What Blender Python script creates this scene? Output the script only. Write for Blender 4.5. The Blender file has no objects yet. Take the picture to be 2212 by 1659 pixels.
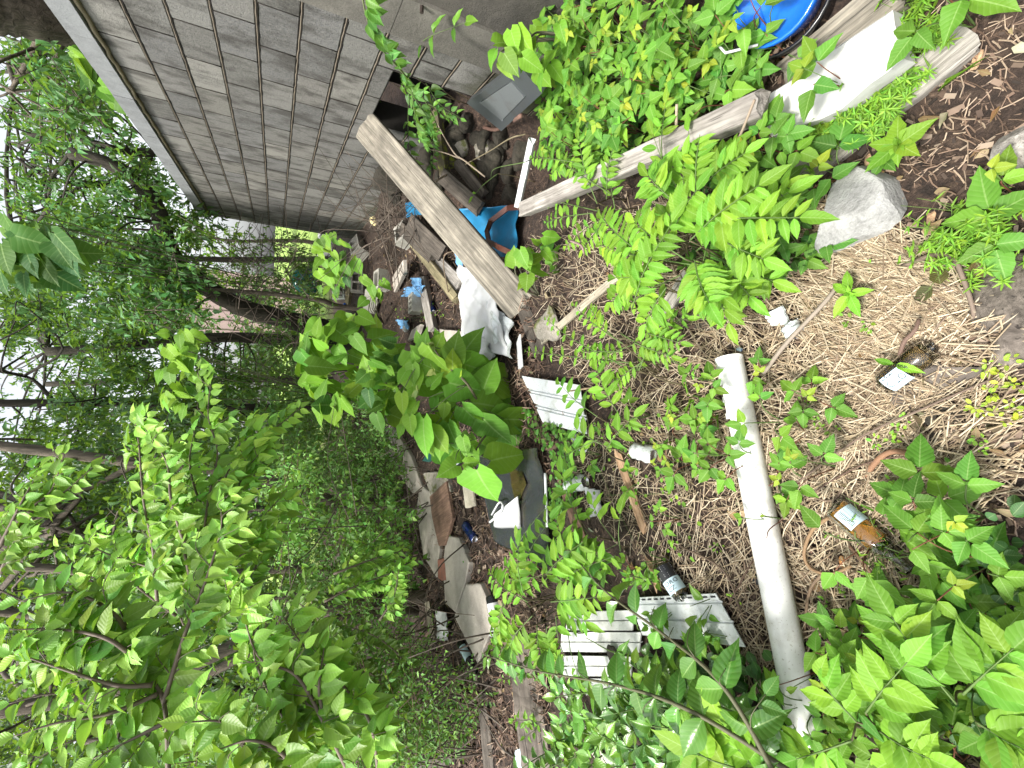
import bpy, math, random
import numpy as np
from mathutils import Vector, Matrix

# ---------------------------------------------------------------- camera, world, sun
sc = bpy.context.scene
col = sc.collection
CZ = 1.45
YAW, PITCH, ROLL, FPX = -0.10909, -0.47398, 0.031568, 1006.26
cy, sy, cp, sp, cr, sr = (math.cos(YAW), math.sin(YAW), math.cos(PITCH), math.sin(PITCH), math.cos(ROLL), math.sin(ROLL))
FWD = np.array([sy*cp, cy*cp, sp]); _r0 = np.array([cy, -sy, 0.0]); _u0 = np.cross(_r0, FWD)
RT = cr*_r0 + sr*_u0; UP = -sr*_r0 + cr*_u0
CAM = np.array([0.0, 0.0, CZ])
cam_d = bpy.data.cameras.new("camera"); cam = bpy.data.objects.new("camera", cam_d); col.objects.link(cam)
cam_d.sensor_width = 36; cam_d.sensor_fit = 'HORIZONTAL'; cam_d.lens = FPX/2212*36
cam_d.clip_start = 0.03; cam_d.clip_end = 500
ax, ay, az = -UP, RT, -FWD              # the phone was held turned on its side
cam.matrix_world = Matrix(((ax[0], ay[0], az[0], 0), (ax[1], ay[1], az[1], 0), (ax[2], ay[2], az[2], CZ), (0, 0, 0, 1)))
sc.camera = cam

SUN_EL, SUN_AZ = math.radians(60), math.radians(-125)     # azimuth from +y towards +x
w = bpy.data.worlds.new("World"); sc.world = w; w.use_nodes = True
nt = w.node_tree; nt.nodes.clear()
sky = nt.nodes.new('ShaderNodeTexSky'); sky.sky_type = 'NISHITA'; sky.sun_disc = False
sky.sun_elevation = SUN_EL; sky.sun_rotation = SUN_AZ; sky.dust_density = 4; sky.air_density = 1.0
hsv = nt.nodes.new('ShaderNodeHueSaturation'); hsv.inputs['Saturation'].default_value = 0.25
hsv.inputs['Value'].default_value = 1.9                   # overcast: a white, even sky
bg = nt.nodes.new('ShaderNodeBackground'); bg.inputs[1].default_value = 0.095
wo = nt.nodes.new('ShaderNodeOutputWorld')
nt.links.new(sky.outputs[0], hsv.inputs['Color']); nt.links.new(hsv.outputs[0], bg.inputs[0]); nt.links.new(bg.outputs[0], wo.inputs[0])
sun_d = bpy.data.lights.new("sun", 'SUN'); sun_d.energy = 3.0; sun_d.angle = math.radians(10); sun_d.color = (1, .96, .88)
sun = bpy.data.objects.new("sun", sun_d); col.objects.link(sun)
sdir = Vector((math.sin(SUN_AZ)*math.cos(SUN_EL), math.cos(SUN_AZ)*math.cos(SUN_EL), math.sin(SUN_EL)))
sun.rotation_euler = sdir.to_track_quat('Z', 'Y').to_euler()
sc.view_settings.view_transform = 'Standard'; sc.view_settings.look = 'None'
sc.view_settings.exposure = 0.9; sc.view_settings.gamma = 1
sc.cycles.max_bounces = 6; sc.cycles.transparent_max_bounces = 8
sc.cycles.diffuse_bounces = 3; sc.cycles.glossy_bounces = 3; sc.cycles.transmission_bounces = 5

rng = np.random.default_rng(7); random.seed(7)

# ---------------------------------------------------------------- ground shape and placing
def _s(a, b, v):
    t = min(1, max(0, (v-a)/(b-a))); return t*t*(3-2*t)
def ground(x, y):
    g = 0.03 + .2*_s(.5, 1.5, x) + .06*_s(4, 9, y)*_s(-1, 1, x)
    g += .26*math.exp(-((x-1.35)/.5)**2-((y-5.0)/1.1)**2)
    g -= .50*math.exp(-((x-1.25)/.40)**2-((y-3.05)/.50)**2)
    g += .018*math.sin(3.1*x+1.3)*math.sin(2.7*y+.5) + .010*math.sin(7.3*x+.7*y)*math.sin(6.1*y-1.1*x)
    g += .08*_s(-2.5, -4.5, x)
    return g
def ray(X, Y):
    return FWD + RT*(829.5-Y)/FPX + UP*(1106-X)/FPX
def at(X, Y, h=0.0):
    """world point h metres above the ground that projects to (X, Y) of the photograph"""
    d = ray(X, Y); t = .25; pt = t
    while t < 90:
        p = CAM + d*t
        if p[2] - ground(p[0], p[1]) < h: break
        pt = t; t *= 1.03
    for _ in range(14):
        m = (pt+t)/2; p = CAM + d*m
        if p[2]-ground(p[0], p[1]) < h: t = m
        else: pt = m
    return CAM + d*t
def px(X, Y, y):
    d = ray(X, Y); return CAM + d*(y/d[1])
def onwall(X, Y, x=1.5):
    d = ray(X, Y); return CAM + d*(x/d[0])
def proj(p):
    v = np.asarray(p)-CAM; z = v@FWD
    return (1106-FPX*(v@UP)/z, 829.5-FPX*(v@RT)/z, z)
V = lambda *a: np.array(a, dtype=float)
def nz(v):
    v = np.asarray(v, float); n = np.linalg.norm(v); return v/n if n > 1e-9 else V(0, 0, 1)

# ---------------------------------------------------------------- materials
def mat(name):
    m = bpy.data.materials.new(name); m.use_nodes = True
    n = m.node_tree.nodes; n.clear()
    b = n.new('ShaderNodeBsdfPrincipled'); o = n.new('ShaderNodeOutputMaterial')
    m.node_tree.links.new(b.outputs[0], o.inputs[0])
    return m, m.node_tree, b, o
def N(t, typ, **k):
    nd = t.nodes.new(typ)
    for a, v in k.items():
        if a in nd.inputs: nd.inputs[a].default_value = v
        else: setattr(nd, a, v)
    return nd
def ramp(t, fac, stops):
    r = t.nodes.new('ShaderNodeValToRGB'); e = r.color_ramp.elements
    while len(e) < len(stops): e.new(.5)
    for k, (p, c) in enumerate(stops):
        e[k].position = p; e[k].color = tuple(c)+(1,) if len(c) == 3 else c
    t.links.new(fac, r.inputs[0]); return r.outputs[0]
def mixc(t, fac, a, b, mode='MIX'):
    m = t.nodes.new('ShaderNodeMix'); m.data_type = 'RGBA'; m.blend_type = mode
    for k, v in ((0, fac), (6, a), (7, b)):
        if hasattr(v, 'is_linked') or isinstance(v, bpy.types.NodeSocket): t.links.new(v, m.inputs[k])
        elif k == 0: m.inputs[0].default_value = v
        else: m.inputs[k].default_value = tuple(v)+(1,) if len(v) == 3 else v
    return m.outputs[2]
def math_(t, op, a, b=0.0):
    m = t.nodes.new('ShaderNodeMath'); m.operation = op
    for k, v in ((0, a), (1, b)):
        if isinstance(v, bpy.types.NodeSocket): t.links.new(v, m.inputs[k])
        else: m.inputs[k].default_value = v
    return m.outputs[0]
def noise(t, vec, scale, detail=4, rough=.55, dist=0.0):
    n = t.nodes.new('ShaderNodeTexNoise'); n.inputs['Scale'].default_value = scale
    n.inputs['Detail'].default_value = detail; n.inputs['Roughness'].default_value = rough; n.inputs['Distortion'].default_value = dist
    if vec is not None: t.links.new(vec, n.inputs['Vector'])
    return n.outputs['Fac']
def mapping(t, vec, scale=(1, 1, 1)):
    m = t.nodes.new('ShaderNodeMapping'); m.inputs['Scale'].default_value = scale; t.links.new(vec, m.inputs[0]); return m.outputs[0]
def bump(t, b, h, strength=.5, dist=.01):
    n = t.nodes.new('ShaderNodeBump'); n.inputs['Strength'].default_value = strength; n.inputs['Distance'].default_value = dist
    t.links.new(h, n.inputs['Height']); t.links.new(n.outputs[0], b.inputs['Normal'])
def objco(t):
    return t.nodes.new('ShaderNodeTexCoord').outputs['Object']

def leaf_material(name, trans=.35, rough=.42, spec=.35):
    m, t, b, o = mat(name)
    a = N(t, 'ShaderNodeAttribute', attribute_name='tint'); v = N(t, 'ShaderNodeAttribute', attribute_name='lv')
    s = N(t, 'ShaderNodeSeparateXYZ'); t.links.new(v.outputs['Vector'], s.inputs[0])
    ab = math_(t, 'ABSOLUTE', s.outputs[0])
    # side veins run out from the midrib towards the tip
    w_ = math_(t, 'SINE', math_(t, 'MULTIPLY', math_(t, 'SUBTRACT', s.outputs[1], math_(t, 'MULTIPLY', ab, .22)), 52.0))
    vein = math_(t, 'POWER', math_(t, 'MAXIMUM', w_, 0.0), 6.0)
    rib = math_(t, 'LESS_THAN', ab, .05)
    k = math_(t, 'MINIMUM', math_(t, 'ADD', math_(t, 'MULTIPLY', vein, .2), math_(t, 'MULTIPLY', rib, .6)), 1.0)
    n1 = noise(t, objco(t), 38, 3)
    c = mixc(t, k, a.outputs['Color'], mixc(t, .55, a.outputs['Color'], (.42, .58, .22)))
    c = mixc(t, math_(t, 'MULTIPLY', math_(t, 'SUBTRACT', n1, .35), .8), c, mixc(t, .5, c, (.02, .07, .012)))
    t.links.new(c, b.inputs['Base Color']); b.inputs['Roughness'].default_value = rough
    b.inputs['Specular IOR Level'].default_value = spec
    tr = t.nodes.new('ShaderNodeBsdfTranslucent')
    t.links.new(mixc(t, .55, c, (.34, .56, .03)), tr.inputs[0])
    mx = t.nodes.new('ShaderNodeMixShader'); mx.inputs[0].default_value = trans
    t.links.new(b.outputs[0], mx.inputs[1]); t.links.new(tr.outputs[0], mx.inputs[2]); t.links.new(mx.outputs[0], o.inputs[0])
    bump(t, b, math_(t, 'ADD', math_(t, 'MULTIPLY', w_, -.5), n1), .18, .002)
    return m
def tint_material(name, rough=.8, sc_=40, amt=.5, dist=.002):
    m, t, b, o = mat(name)
    a = N(t, 'ShaderNodeAttribute', attribute_name='tint'); n1 = noise(t, objco(t), sc_, 5)
    c = mixc(t, math_(t, 'MULTIPLY', n1, amt), a.outputs['Color'], mixc(t, .75, a.outputs['Color'], (.02, .015, .01)))
    t.links.new(c, b.inputs['Base Color']); b.inputs['Roughness'].default_value = rough; bump(t, b, n1, .5, dist)
    return m
def wood_material(name, light, dark, rough=.85, grain=(60, 60, 3.0)):
    """weathered boards: long grain along local z"""
    m, t, b, o = mat(name)
    co = objco(t); g = noise(t, mapping(t, co, grain), 1.0, 6, .65, .6); g2 = noise(t, co, 5, 4)
    g3 = noise(t, mapping(t, co, (grain[0]*2.5, grain[1]*2.5, grain[2]*1.5)), 1.0, 3)
    c = ramp(t, g, [(.3, dark), (.46, tuple(.5*(a+b_) for a, b_ in zip(light, dark))), (.6, light), (.78, tuple(min(1, 1.25*x) for x in light))])
    c = mixc(t, ramp(t, g2, [(.42, (0, 0, 0)), (.62, (1, 1, 1))]), c, mixc(t, .55, c, dark))
    c = mixc(t, ramp(t, g3, [(.62, (0, 0, 0)), (.68, (.8, .8, .8))]), c, tuple(x*.4 for x in dark))
    t.links.new(c, b.inputs['Base Color']); b.inputs['Roughness'].default_value = rough; bump(t, b, math_(t, 'ADD', g, g3), .8, .004)
    return m
def rock_material(name, light, dark, sc_=6, rough=.9, moss=None, stain=.5, dist=.004, fine=110):
    m, t, b, o = mat(name)
    co = objco(t); n1 = noise(t, co, sc_, 6, .6); n2 = noise(t, co, fine, 4, .7); n3 = noise(t, co, sc_*3.1, 5, .6, .3)
    c = ramp(t, n1, [(.32, dark), (.62, light)])
    c = mixc(t, math_(t, 'MULTIPLY', ramp(t, n3, [(.5, (0, 0, 0)), (.7, (1, 1, 1))]), stain), c, dark)
    c = mixc(t, ramp(t, n2, [(.35, (0, 0, 0)), (.7, (.45, .45, .45))]), c, tuple(min(1, 1.3*x) for x in light))
    if moss:
        n4 = noise(t, co, sc_*1.7, 5, .65)
        c = mixc(t, ramp(t, n4, [(.5, (0, 0, 0)), (.62, (1, 1, 1))]), c, moss)
    t.links.new(c, b.inputs['Base Color']); b.inputs['Roughness'].default_value = rough
    bump(t, b, math_(t, 'ADD', n2, math_(t, 'MULTIPLY', n3, 2.0)), .6, dist)
    return m
def plain_material(name, c, rough=.5, metal=0.0, dirt=(.12, .1, .07), amt=.45, sc_=12, dist=.001, coat=0.0):
    m, t, b, o = mat(name)
    co = objco(t); n1 = noise(t, co, sc_, 6, .65); n2 = noise(t, co, 160, 3)
    k = ramp(t, n1, [(.5, (0, 0, 0)), (.75, (amt, amt, amt))])
    c2 = mixc(t, k, c, dirt)
    c2 = mixc(t, ramp(t, n2, [(.62, (0, 0, 0)), (.7, (amt, amt, amt))]), c2, dirt)
    t.links.new(c2, b.inputs['Base Color']); b.inputs['Roughness'].default_value = rough; b.inputs['Metallic'].default_value = metal
    b.inputs['Coat Weight'].default_value = coat
    bump(t, b, n1, .4, dist)
    return m
def bark_material(name, light, dark):
    m, t, b, o = mat(name)
    co = objco(t); g = noise(t, mapping(t, co, (26, 26, 5)), 1.0, 6, .7, .8); n1 = noise(t, co, 4, 3)
    c = ramp(t, g, [(.32, dark), (.62, light)]); c = mixc(t, n1, c, mixc(t, .3, c, (.05, .06, .03)))
    t.links.new(c, b.inputs['Base Color']); b.inputs['Roughness'].default_value = .95; bump(t, b, g, 1, .02)
    return m
def glass_material(name, c, rough=.03):
    m, t, b, o = mat(name)
    b.inputs['Base Color'].default_value = tuple(c)+(1,); b.inputs['Transmission Weight'].default_value = 1
    b.inputs['Roughness'].default_value = rough; b.inputs['IOR'].default_value = 1.45
    return m

M = {}
M['leaf'] = leaf_material('leaf_green')
M['leaf_dull'] = leaf_material('leaf_matte', .3, .55, .22)
M['leaf_gloss'] = leaf_material('leaf_glossy', .2, .28, .7)
M['stem'] = tint_material('stem_bark', .7, 30, .4)
M['straw'] = tint_material('dry_straw', .6, 60, .35)
M['chip'] = tint_material('wood_chips', .9, 50, .7)
M['plank'] = wood_material('weathered_plank', (.31, .28, .225), (.07, .062, .05))
M['grey_wood'] = wood_material('silver_grey_wood', (.40, .375, .34), (.13, .115, .10))
M['dark_wood'] = wood_material('dark_damp_wood', (.13, .11, .09), (.03, .024, .018))
M['tan_wood'] = wood_material('tan_lath', (.46, .42, .33), (.2, .17, .12))
M['yellow_wood'] = wood_material('mossy_yellow_board', (.36, .31, .18), (.10, .085, .045))
M['red_wood'] = wood_material('rotten_red_wood', (.27, .165, .115), (.09, .05, .035))
M['splinter'] = wood_material('split_pine', (.52, .36, .22), (.25, .14, .08))
M['moss_log'] = rock_material('moss_covered_bark', (.10, .085, .05), (.03, .025, .015), 9, .95, (.22, .26, .02))
M['bark'] = bark_material('grey_brown_bark', (.19, .155, .12), (.045, .035, .028))
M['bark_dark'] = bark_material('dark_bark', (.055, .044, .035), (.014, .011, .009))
M['log'] = wood_material('rotten_log', (.20, .17, .145), (.035, .028, .022), .95, (22, 22, 2))
M['slab'] = rock_material('paving_concrete', (.44, .40, .35), (.25, .22, .19), 5)
M['rock'] = rock_material('smooth_grey_rock', (.36, .36, .35), (.16, .16, .155), 11, .85, None, .7, .006)
M['rubble'] = rock_material('rubble_concrete', (.33, .30, .26), (.13, .12, .09), 7, .95, (.12, .13, .04))
M['cmu'] = rock_material('grey_cinder_block', (.36, .35, .31), (.2, .19, .16), 8, .95)
M['brick'] = rock_material('old_red_brick', (.30, .12, .08), (.17, .10, .08), 14, .95)
M['vinyl'] = plain_material('white_vinyl', (.56, .59, .60), .42, 0, (.20, .21, .14), .75, 11)
M['pvc'] = plain_material('white_pvc', (.74, .74, .72), .35, 0, (.25, .21, .14), .55, 8, .001, .2)
M['styro'] = plain_material('white_polystyrene', (.52, .52, .51), .9, 0, (.4, .4, .38), .4, 60, .004)
M['galv'] = plain_material('dull_galvanised_metal', (.17, .19, .205), .45, .75, (.12, .11, .1), .5, 7)
M['blue_tarp'] = plain_material('blue_tarpaulin', (.02, .19, .38), .35, 0, (.03, .10, .18), .6, 10, .01)
M['blue_cloth'] = plain_material('faded_blue_cloth', (.16, .36, .62), .9, 0, (.1, .16, .25), .4, 30, .004)
M['white_sheet'] = plain_material('white_plastic_sheet', (.52, .53, .54), .4, 0, (.42, .40, .36), .45, 8, .004)
M['black_sheet'] = plain_material('black_plastic_sheet', (.028, .031, .036), .16, 0, (.07, .055, .02), .7, 7, .012, .6)
M['brown_metal'] = plain_material('brown_painted_metal', (.085, .028, .018), .3, .2, (.2, .1, .07), .4, 20)
M['black'] = plain_material('black_plastic', (.012, .012, .013), .25, 0, (.05, .05, .05), .4, 12)
M['blue_plastic'] = plain_material('blue_plastic', (.01, .13, .62), .12, 0, (.03, .2, .6), .3, 5, .001, .7)
M['blue_can'] = plain_material('blue_metal_can', (.01, .03, .17), .2, .7, (.3, .3, .35), .3, 16)
M['silver'] = plain_material('crushed_aluminium', (.62, .62, .64), .25, .9, (.2, .1, .2), .5, 25, .006)
M['paper'] = plain_material('white_paper', (.56, .57, .58), .7, 0, (.35, .34, .3), .4, 22, .002)
M['paper_blue'] = plain_material('pale_blue_paper', (.50, .66, .74), .7, 0, (.4, .5, .55), .4, 22, .002)
M['ink'] = plain_material('black_ink', (.015, .016, .02), .5, 0, (.05, .05, .05), .2)
M['teal'] = plain_material('teal_plastic', (.008, .14, .12), .2, 0, (.02, .12, .11), .5, 8, .001, .4)
M['glass'] = glass_material('clear_glass', (.86, .9, .88))
M['glass_dark'] = glass_material('smoky_glass', (.62, .62, .58))
M['amber'] = plain_material('amber_drink', (.42, .17, .015), .15, 0, (.10, .06, .02), .5, 22)
M['murky'] = plain_material('murky_liquid', (.30, .20, .09), .2, 0, (.05, .05, .03), .4, 10)
M['clear_plastic'] = plain_material('clear_crumpled_plastic', (.52, .56, .56), .15, 0, (.18, .17, .14), .7, 25, .006, .5)
M['dirty_tile'] = rock_material('cream_tile', (.55, .50, .40), (.3, .26, .18), 12)
M['rope'] = tint_material('dry_vine', .8, 60, .5)
M['house'] = plain_material('faded_pink_siding', (.50, .36, .36), .8, 0, (.3, .2, .2), .3)
M['pale'] = plain_material('pale_siding', (.72, .72, .70), .7, 0, (.5, .5, .45), .3)
M['fungus'] = plain_material('yellow_foam_scrap', (.72, .60, .30), .8, 0, (.4, .3, .1), .4, 20)
M['orange_leaf'] = plain_material('dry_orange_leaf', (.5, .24, .08), .7, 0, (.3, .15, .05), .4, 30)

# ---------------------------------------------------------------- object helpers
def tag(o, label=None, cat=None, group=None, kind=None):
    if label: o['label'] = label
    if cat: o['category'] = cat
    if group: o['group'] = group
    if kind: o['kind'] = kind
    return o
def thing(name, label, cat, loc, group=None):
    o = bpy.data.objects.new(name, None); o.empty_display_size = .05; col.objects.link(o); o.location = tuple(loc)
    return tag(o, label, cat, group)
def mesh_obj(name, verts, faces, m, parent=None, smooth=False, tint=None, lv=None, rot=None, loc=None):
    """world-space verts -> one mesh object; loc/rot give it its own axes (grain runs along local z)"""
    v = np.asarray(verts, float).reshape(-1, 3)
    Ploc = np.zeros(3) if parent is None else np.array(parent.location)
    base = Ploc if loc is None else np.asarray(loc, float)
    v = v - base
    if rot is not None: v = v @ rot            # columns of rot are the local axes
    me = bpy.data.meshes.new(name); me.from_pydata(v, [], faces if isinstance(faces, np.ndarray) else [tuple(int(i) for i in f) for f in faces])
    if tint is not None:
        a = me.attributes.new('tint', 'FLOAT_COLOR', 'POINT'); tc = np.ones((len(v), 4), np.float32); tc[:, :3] = tint
        a.data.foreach_set('color', tc.ravel())
    if lv is not None:
        a = me.attributes.new('lv', 'FLOAT_VECTOR', 'POINT'); a.data.foreach_set('vector', np.asarray(lv, np.float32).ravel())
    if smooth: me.polygons.foreach_set('use_smooth', np.ones(len(me.polygons), bool))
    me.materials.append(m); me.update()
    o = bpy.data.objects.new(name, me); col.objects.link(o)
    if rot is not None: R3 = Matrix([[float(c) for c in r] for r in rot]).to_4x4()
    else: R3 = Matrix.Identity(4)
    o.matrix_local = Matrix.Translation(Vector(tuple(base-Ploc))) @ R3
    if parent is not None: o.parent = parent
    return o
class MB:
    def __init__(s): s.v = []; s.f = []; s.t = []
    def add(s, v, f, tint=None):
        o = len(s.v); s.v += [tuple(p) for p in v]; s.f += [tuple(i+o for i in q) for q in f]
        s.t += [tint if tint is not None else (.5, .5, .5)]*len(v)
    def box(s, c, ex, ey, ez, tint=None, taper=1.0):
        """c centre, ex ey ez half-extent vectors"""
        c, ex, ey, ez = map(np.asarray, (c, ex, ey, ez)); v = []
        for k in (-1, 1):
            q = taper if k > 0 else 1
            for i, j in ((-1, -1), (1, -1), (1, 1), (-1, 1)): v.append(c+ex*i*q+ey*j*q+ez*k)
        s.add(v, [(3, 2, 1, 0), (4, 5, 6, 7), (0, 1, 5, 4), (1, 2, 6, 5), (2, 3, 7, 6), (3, 0, 4, 7)], tint)
    def tube(s, pts, rad, n=6, tint=None, wob=0.0):
        pts = [np.asarray(p, float) for p in pts]
        if not hasattr(rad, '__len__'): rad = [rad]*len(pts)
        if len(rad) == 2 and len(pts) > 2: rad = np.linspace(rad[0], rad[1], len(pts))
        d0 = nz(pts[1]-pts[0]); a = nz(np.cross(d0, V(.3, .2, 1))) if abs(d0[2]) < .95 else nz(np.cross(d0, V(1, 0, 0)))
        v = []
        for i, p in enumerate(pts):
            d = nz(pts[min(i+1, len(pts)-1)]-pts[max(i-1, 0)]); a = nz(a-d*(a@d)); b = np.cross(d, a)
            for k in range(n):
                th = 2*math.pi*k/n; r = rad[i]*(1+wob*(random.random()-.5))
                v.append(p+(a*math.cos(th)+b*math.sin(th))*r)
        f = [(i*n+k, i*n+(k+1) % n, (i+1)*n+(k+1) % n, (i+1)*n+k) for i in range(len(pts)-1) for k in range(n)]
        f.append(tuple(range(n-1, -1, -1))); f.append(tuple((len(pts)-1)*n+k for k in range(n)))
        s.add(v, f, tint)
    def lathe(s, prof, base, axis, n=16, tint=None, squash=1.0):
        d = nz(axis); a = nz(np.cross(d, V(.2, .1, 1))) if abs(d[2]) < .95 else V(1, 0, 0); a = nz(a-d*(a@d)); b = np.cross(d, a)
        v = [np.asarray(base)+d*z+(a*math.cos(2*math.pi*k/n)+b*math.sin(2*math.pi*k/n)*squash)*r for z, r in prof for k in range(n)]
        f = [(i*n+k, i*n+(k+1) % n, (i+1)*n+(k+1) % n, (i+1)*n+k) for i in range(len(prof)-1) for k in range(n)]
        s.add(v, f, tint)
    def build(s, name, m, parent=None, smooth=False, rot=None, loc=None):
        return mesh_obj(name, s.v, s.f, m, parent, smooth, np.array(s.t), None, rot, loc)
def curve(pts, n=6):
    """Catmull-Rom through the points"""
    P = [np.asarray(p, float) for p in pts]; P = [2*P[0]-P[1]]+P+[2*P[-1]-P[-2]]; out = []
    for i in range(1, len(P)-2):
        for k in range(n):
            t = k/n; out.append(.5*((2*P[i])+(-P[i-1]+P[i+1])*t+(2*P[i-1]-5*P[i]+4*P[i+1]-P[i+2])*t*t+(-P[i-1]+3*P[i]-3*P[i+1]+P[i+2])*t**3))
    out.append(P[-2]); return out
def axes(d, n):
    z = nz(d); y = nz(np.asarray(n)-z*(np.asarray(n)@z)); x = np.cross(y, z)
    return np.stack([x, y, z], 1)
def tocam(p): return nz(CAM-np.asarray(p))

def board(name, label, cat, P0, P1, width, thick, m, nrm=None, group=None, rag=.006, single=True, parent=None, seg=9):
    """a sawn board from P0 to P1, its face turned to nrm, edges and ends worn"""
    P0, P1 = np.asarray(P0, float), np.asarray(P1, float)
    if nrm is None: nrm = nz(.5*tocam((P0+P1)/2)+V(0, 0, .5))
    R = axes(P1-P0, nrm); x, y, z = R[:, 0], R[:, 1], R[:, 2]; v = []; L = np.linalg.norm(P1-P0)
    prof = [(-.5, -1), (-.5, -.12), (-.47, 0), (-.2, .0), (.15, .0), (.47, 0), (.5, -.12), (.5, -1)]
    nn = len(prof); offs = [random.uniform(-1, 1)*rag*3 for _ in prof]
    for i in range(seg+1):
        t = i/seg; c = P0+z*L*t; wj = 1+random.uniform(-1, 1)*rag*2
        for k, (a, b) in enumerate(prof):
            e = z*offs[k]*(1 if i == seg else -1 if i == 0 else 0)
            v.append(c+x*a*width*wj+y*(b*thick+random.uniform(-1, 1)*rag*.25)+e)
    f = [(i*nn+k, i*nn+(k+1) % nn, (i+1)*nn+(k+1) % nn, (i+1)*nn+k) for i in range(seg) for k in range(nn)]
    f += [tuple(range(nn-1, -1, -1)), tuple(seg*nn+k for k in range(nn))]
    c = (P0+P1)/2
    o = mesh_obj(name, v, f, m, parent, False, None, None, R, c)
    if parent is None: tag(o, label, cat, group)
    return o
def slab(name, label, cat, poly, h, thick, m, group=None, tilt=None, rag=.004, pts=None, parent=None, top_n=None):
    """a flat piece with the outline poly (photo points) lying h above the ground"""
    P = np.array(pts if pts is not None else [at(X, Y, h) for X, Y in poly])
    c = P.mean(0); _, _, vt = np.linalg.svd(P-c); n = vt[2] if vt[2][2] > 0 else -vt[2]
    P = P - np.outer((P-c)@n, n)
    Q = []
    for i in range(len(P)):
        a, b = P[i], P[(i+1) % len(P)]
        for k in range(4): Q.append(a+(b-a)*k/4+V(*[random.uniform(-rag, rag) for _ in range(3)])*(k > 0))
    Q = np.array(Q); Q = Q-np.outer((Q-c)@n, n); k = len(Q)
    inner = c+(Q-c)*(1-min(.08, .012/np.linalg.norm(Q-c, axis=1).mean()))
    v = np.concatenate([inner, Q-n*min(.006, thick*.3), Q-n*thick])
    f = [tuple(range(k))]+[(i, k+i, k+(i+1) % k, (i+1) % k) for i in range(k)]+[(k+i, 2*k+i, 2*k+(i+1) % k, k+(i+1) % k) for i in range(k)]+[tuple(range(3*k-1, 2*k-1, -1))]
    if np.cross(Q[4]-Q[0], Q[8 % k]-Q[4])@n < 0: f = [tuple(reversed(q)) for q in f]
    o = mesh_obj(name, v, f, m, parent, False, None, None, axes(P[1]-P[0], n), c)
    if parent is None: tag(o, label, cat, group)
    return o
def lump(name, label, cat, c, rx, ry, rz, m, seed=0, rough=.18, facet=True, group=None, parent=None, up=None, sub=3):
    import bmesh
    bm = bmesh.new(); bmesh.ops.create_icosphere(bm, subdivisions=sub, radius=1)
    r = random.Random(seed); pl = [(nz(V(r.gauss(0, 1), r.gauss(0, 1), r.gauss(0, 1))), r.uniform(.6, .86)) for _ in range(15 if facet else 3)]
    ph = [(nz(V(r.gauss(0, 1), r.gauss(0, 1), r.gauss(0, 1)))*r.uniform(2, 5), r.uniform(0, 6)) for _ in range(6)]
    for v in bm.verts:
        p = np.array(v.co)
        for n_, d in pl:
            e = p@n_-d
            if e > 0: p = p-n_*e
        s_ = 1+sum(math.sin(p@a+b) for a, b in ph)*rough/6
        v.co = p*s_
    vs = [np.asarray(c)+V(v.co.x*rx, v.co.y*ry, v.co.z*rz) for v in bm.verts]; fs = [tuple(q.index for q in f.verts) for f in bm.faces]; bm.free()
    o = mesh_obj(name, vs, fs, m, parent, not facet, None, None, None, c)
    if parent is None: tag(o, label, cat, group)
    return o
def sheet(name, label, cat, corners, m, thick=.004, n=18, amp=.02, seed=0, freq=5, parent=None, drape=True, group=None):
    """crumpled cloth or film over a quad of world points"""
    A, B, C, D = [np.asarray(p, float) for p in corners]; r = random.Random(seed)
    W = [(r.uniform(-1, 1)*freq*2, r.uniform(-1, 1)*freq*2, r.uniform(0, 6), r.uniform(.3, 1)) for _ in range(9)]
    nrm = nz(np.cross(B-A, D-A)); nrm = nrm if nrm[2] > 0 else -nrm; v = []
    for i in range(n+1):
        for j in range(n+1):
            u_, w_ = i/n, j/n
            e = .035*math.sin(9*u_+seed)*(abs(w_-.5) > .4)+.03*math.sin(11*w_+seed)*(abs(u_-.5) > .4)
            p = (A*(1-u_)+B*u_)*(1-w_)+(D*(1-u_)+C*u_)*w_
            p = p+(B-A)*e*.5
            z = sum(abs(math.sin(u_*a+w_*b+c)) ** 1.0*d for a, b, c, d in W)/5-.7
            p = p+nrm*z*amp*2.2
            if drape: p[2] = max(p[2], ground(p[0], p[1])+.006)
            v.append(p)
    nn = n+1; k = nn*nn; v2 = [p-nrm*thick for p in v]
    f = [(i*nn+j, (i+1)*nn+j, (i+1)*nn+j+1, i*nn+j+1) for i in range(n) for j in range(n)]
    f2 = [tuple(k+q for q in reversed(t)) for t in f]
    ring = [i*nn for i in range(nn)]+[n*nn+j for j in range(1, nn)]+[i*nn+n for i in range(n-1, -1, -1)]+[j for j in range(n-1, 0, -1)]
    f3 = [(ring[q], ring[(q+1) % len(ring)], ring[(q+1) % len(ring)]+k, ring[q]+k) for q in range(len(ring))]
    o = mesh_obj(name, v+v2, f+f2+f3, m, parent, True)
    if parent is None: tag(o, label, cat, group)
    return o

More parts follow.
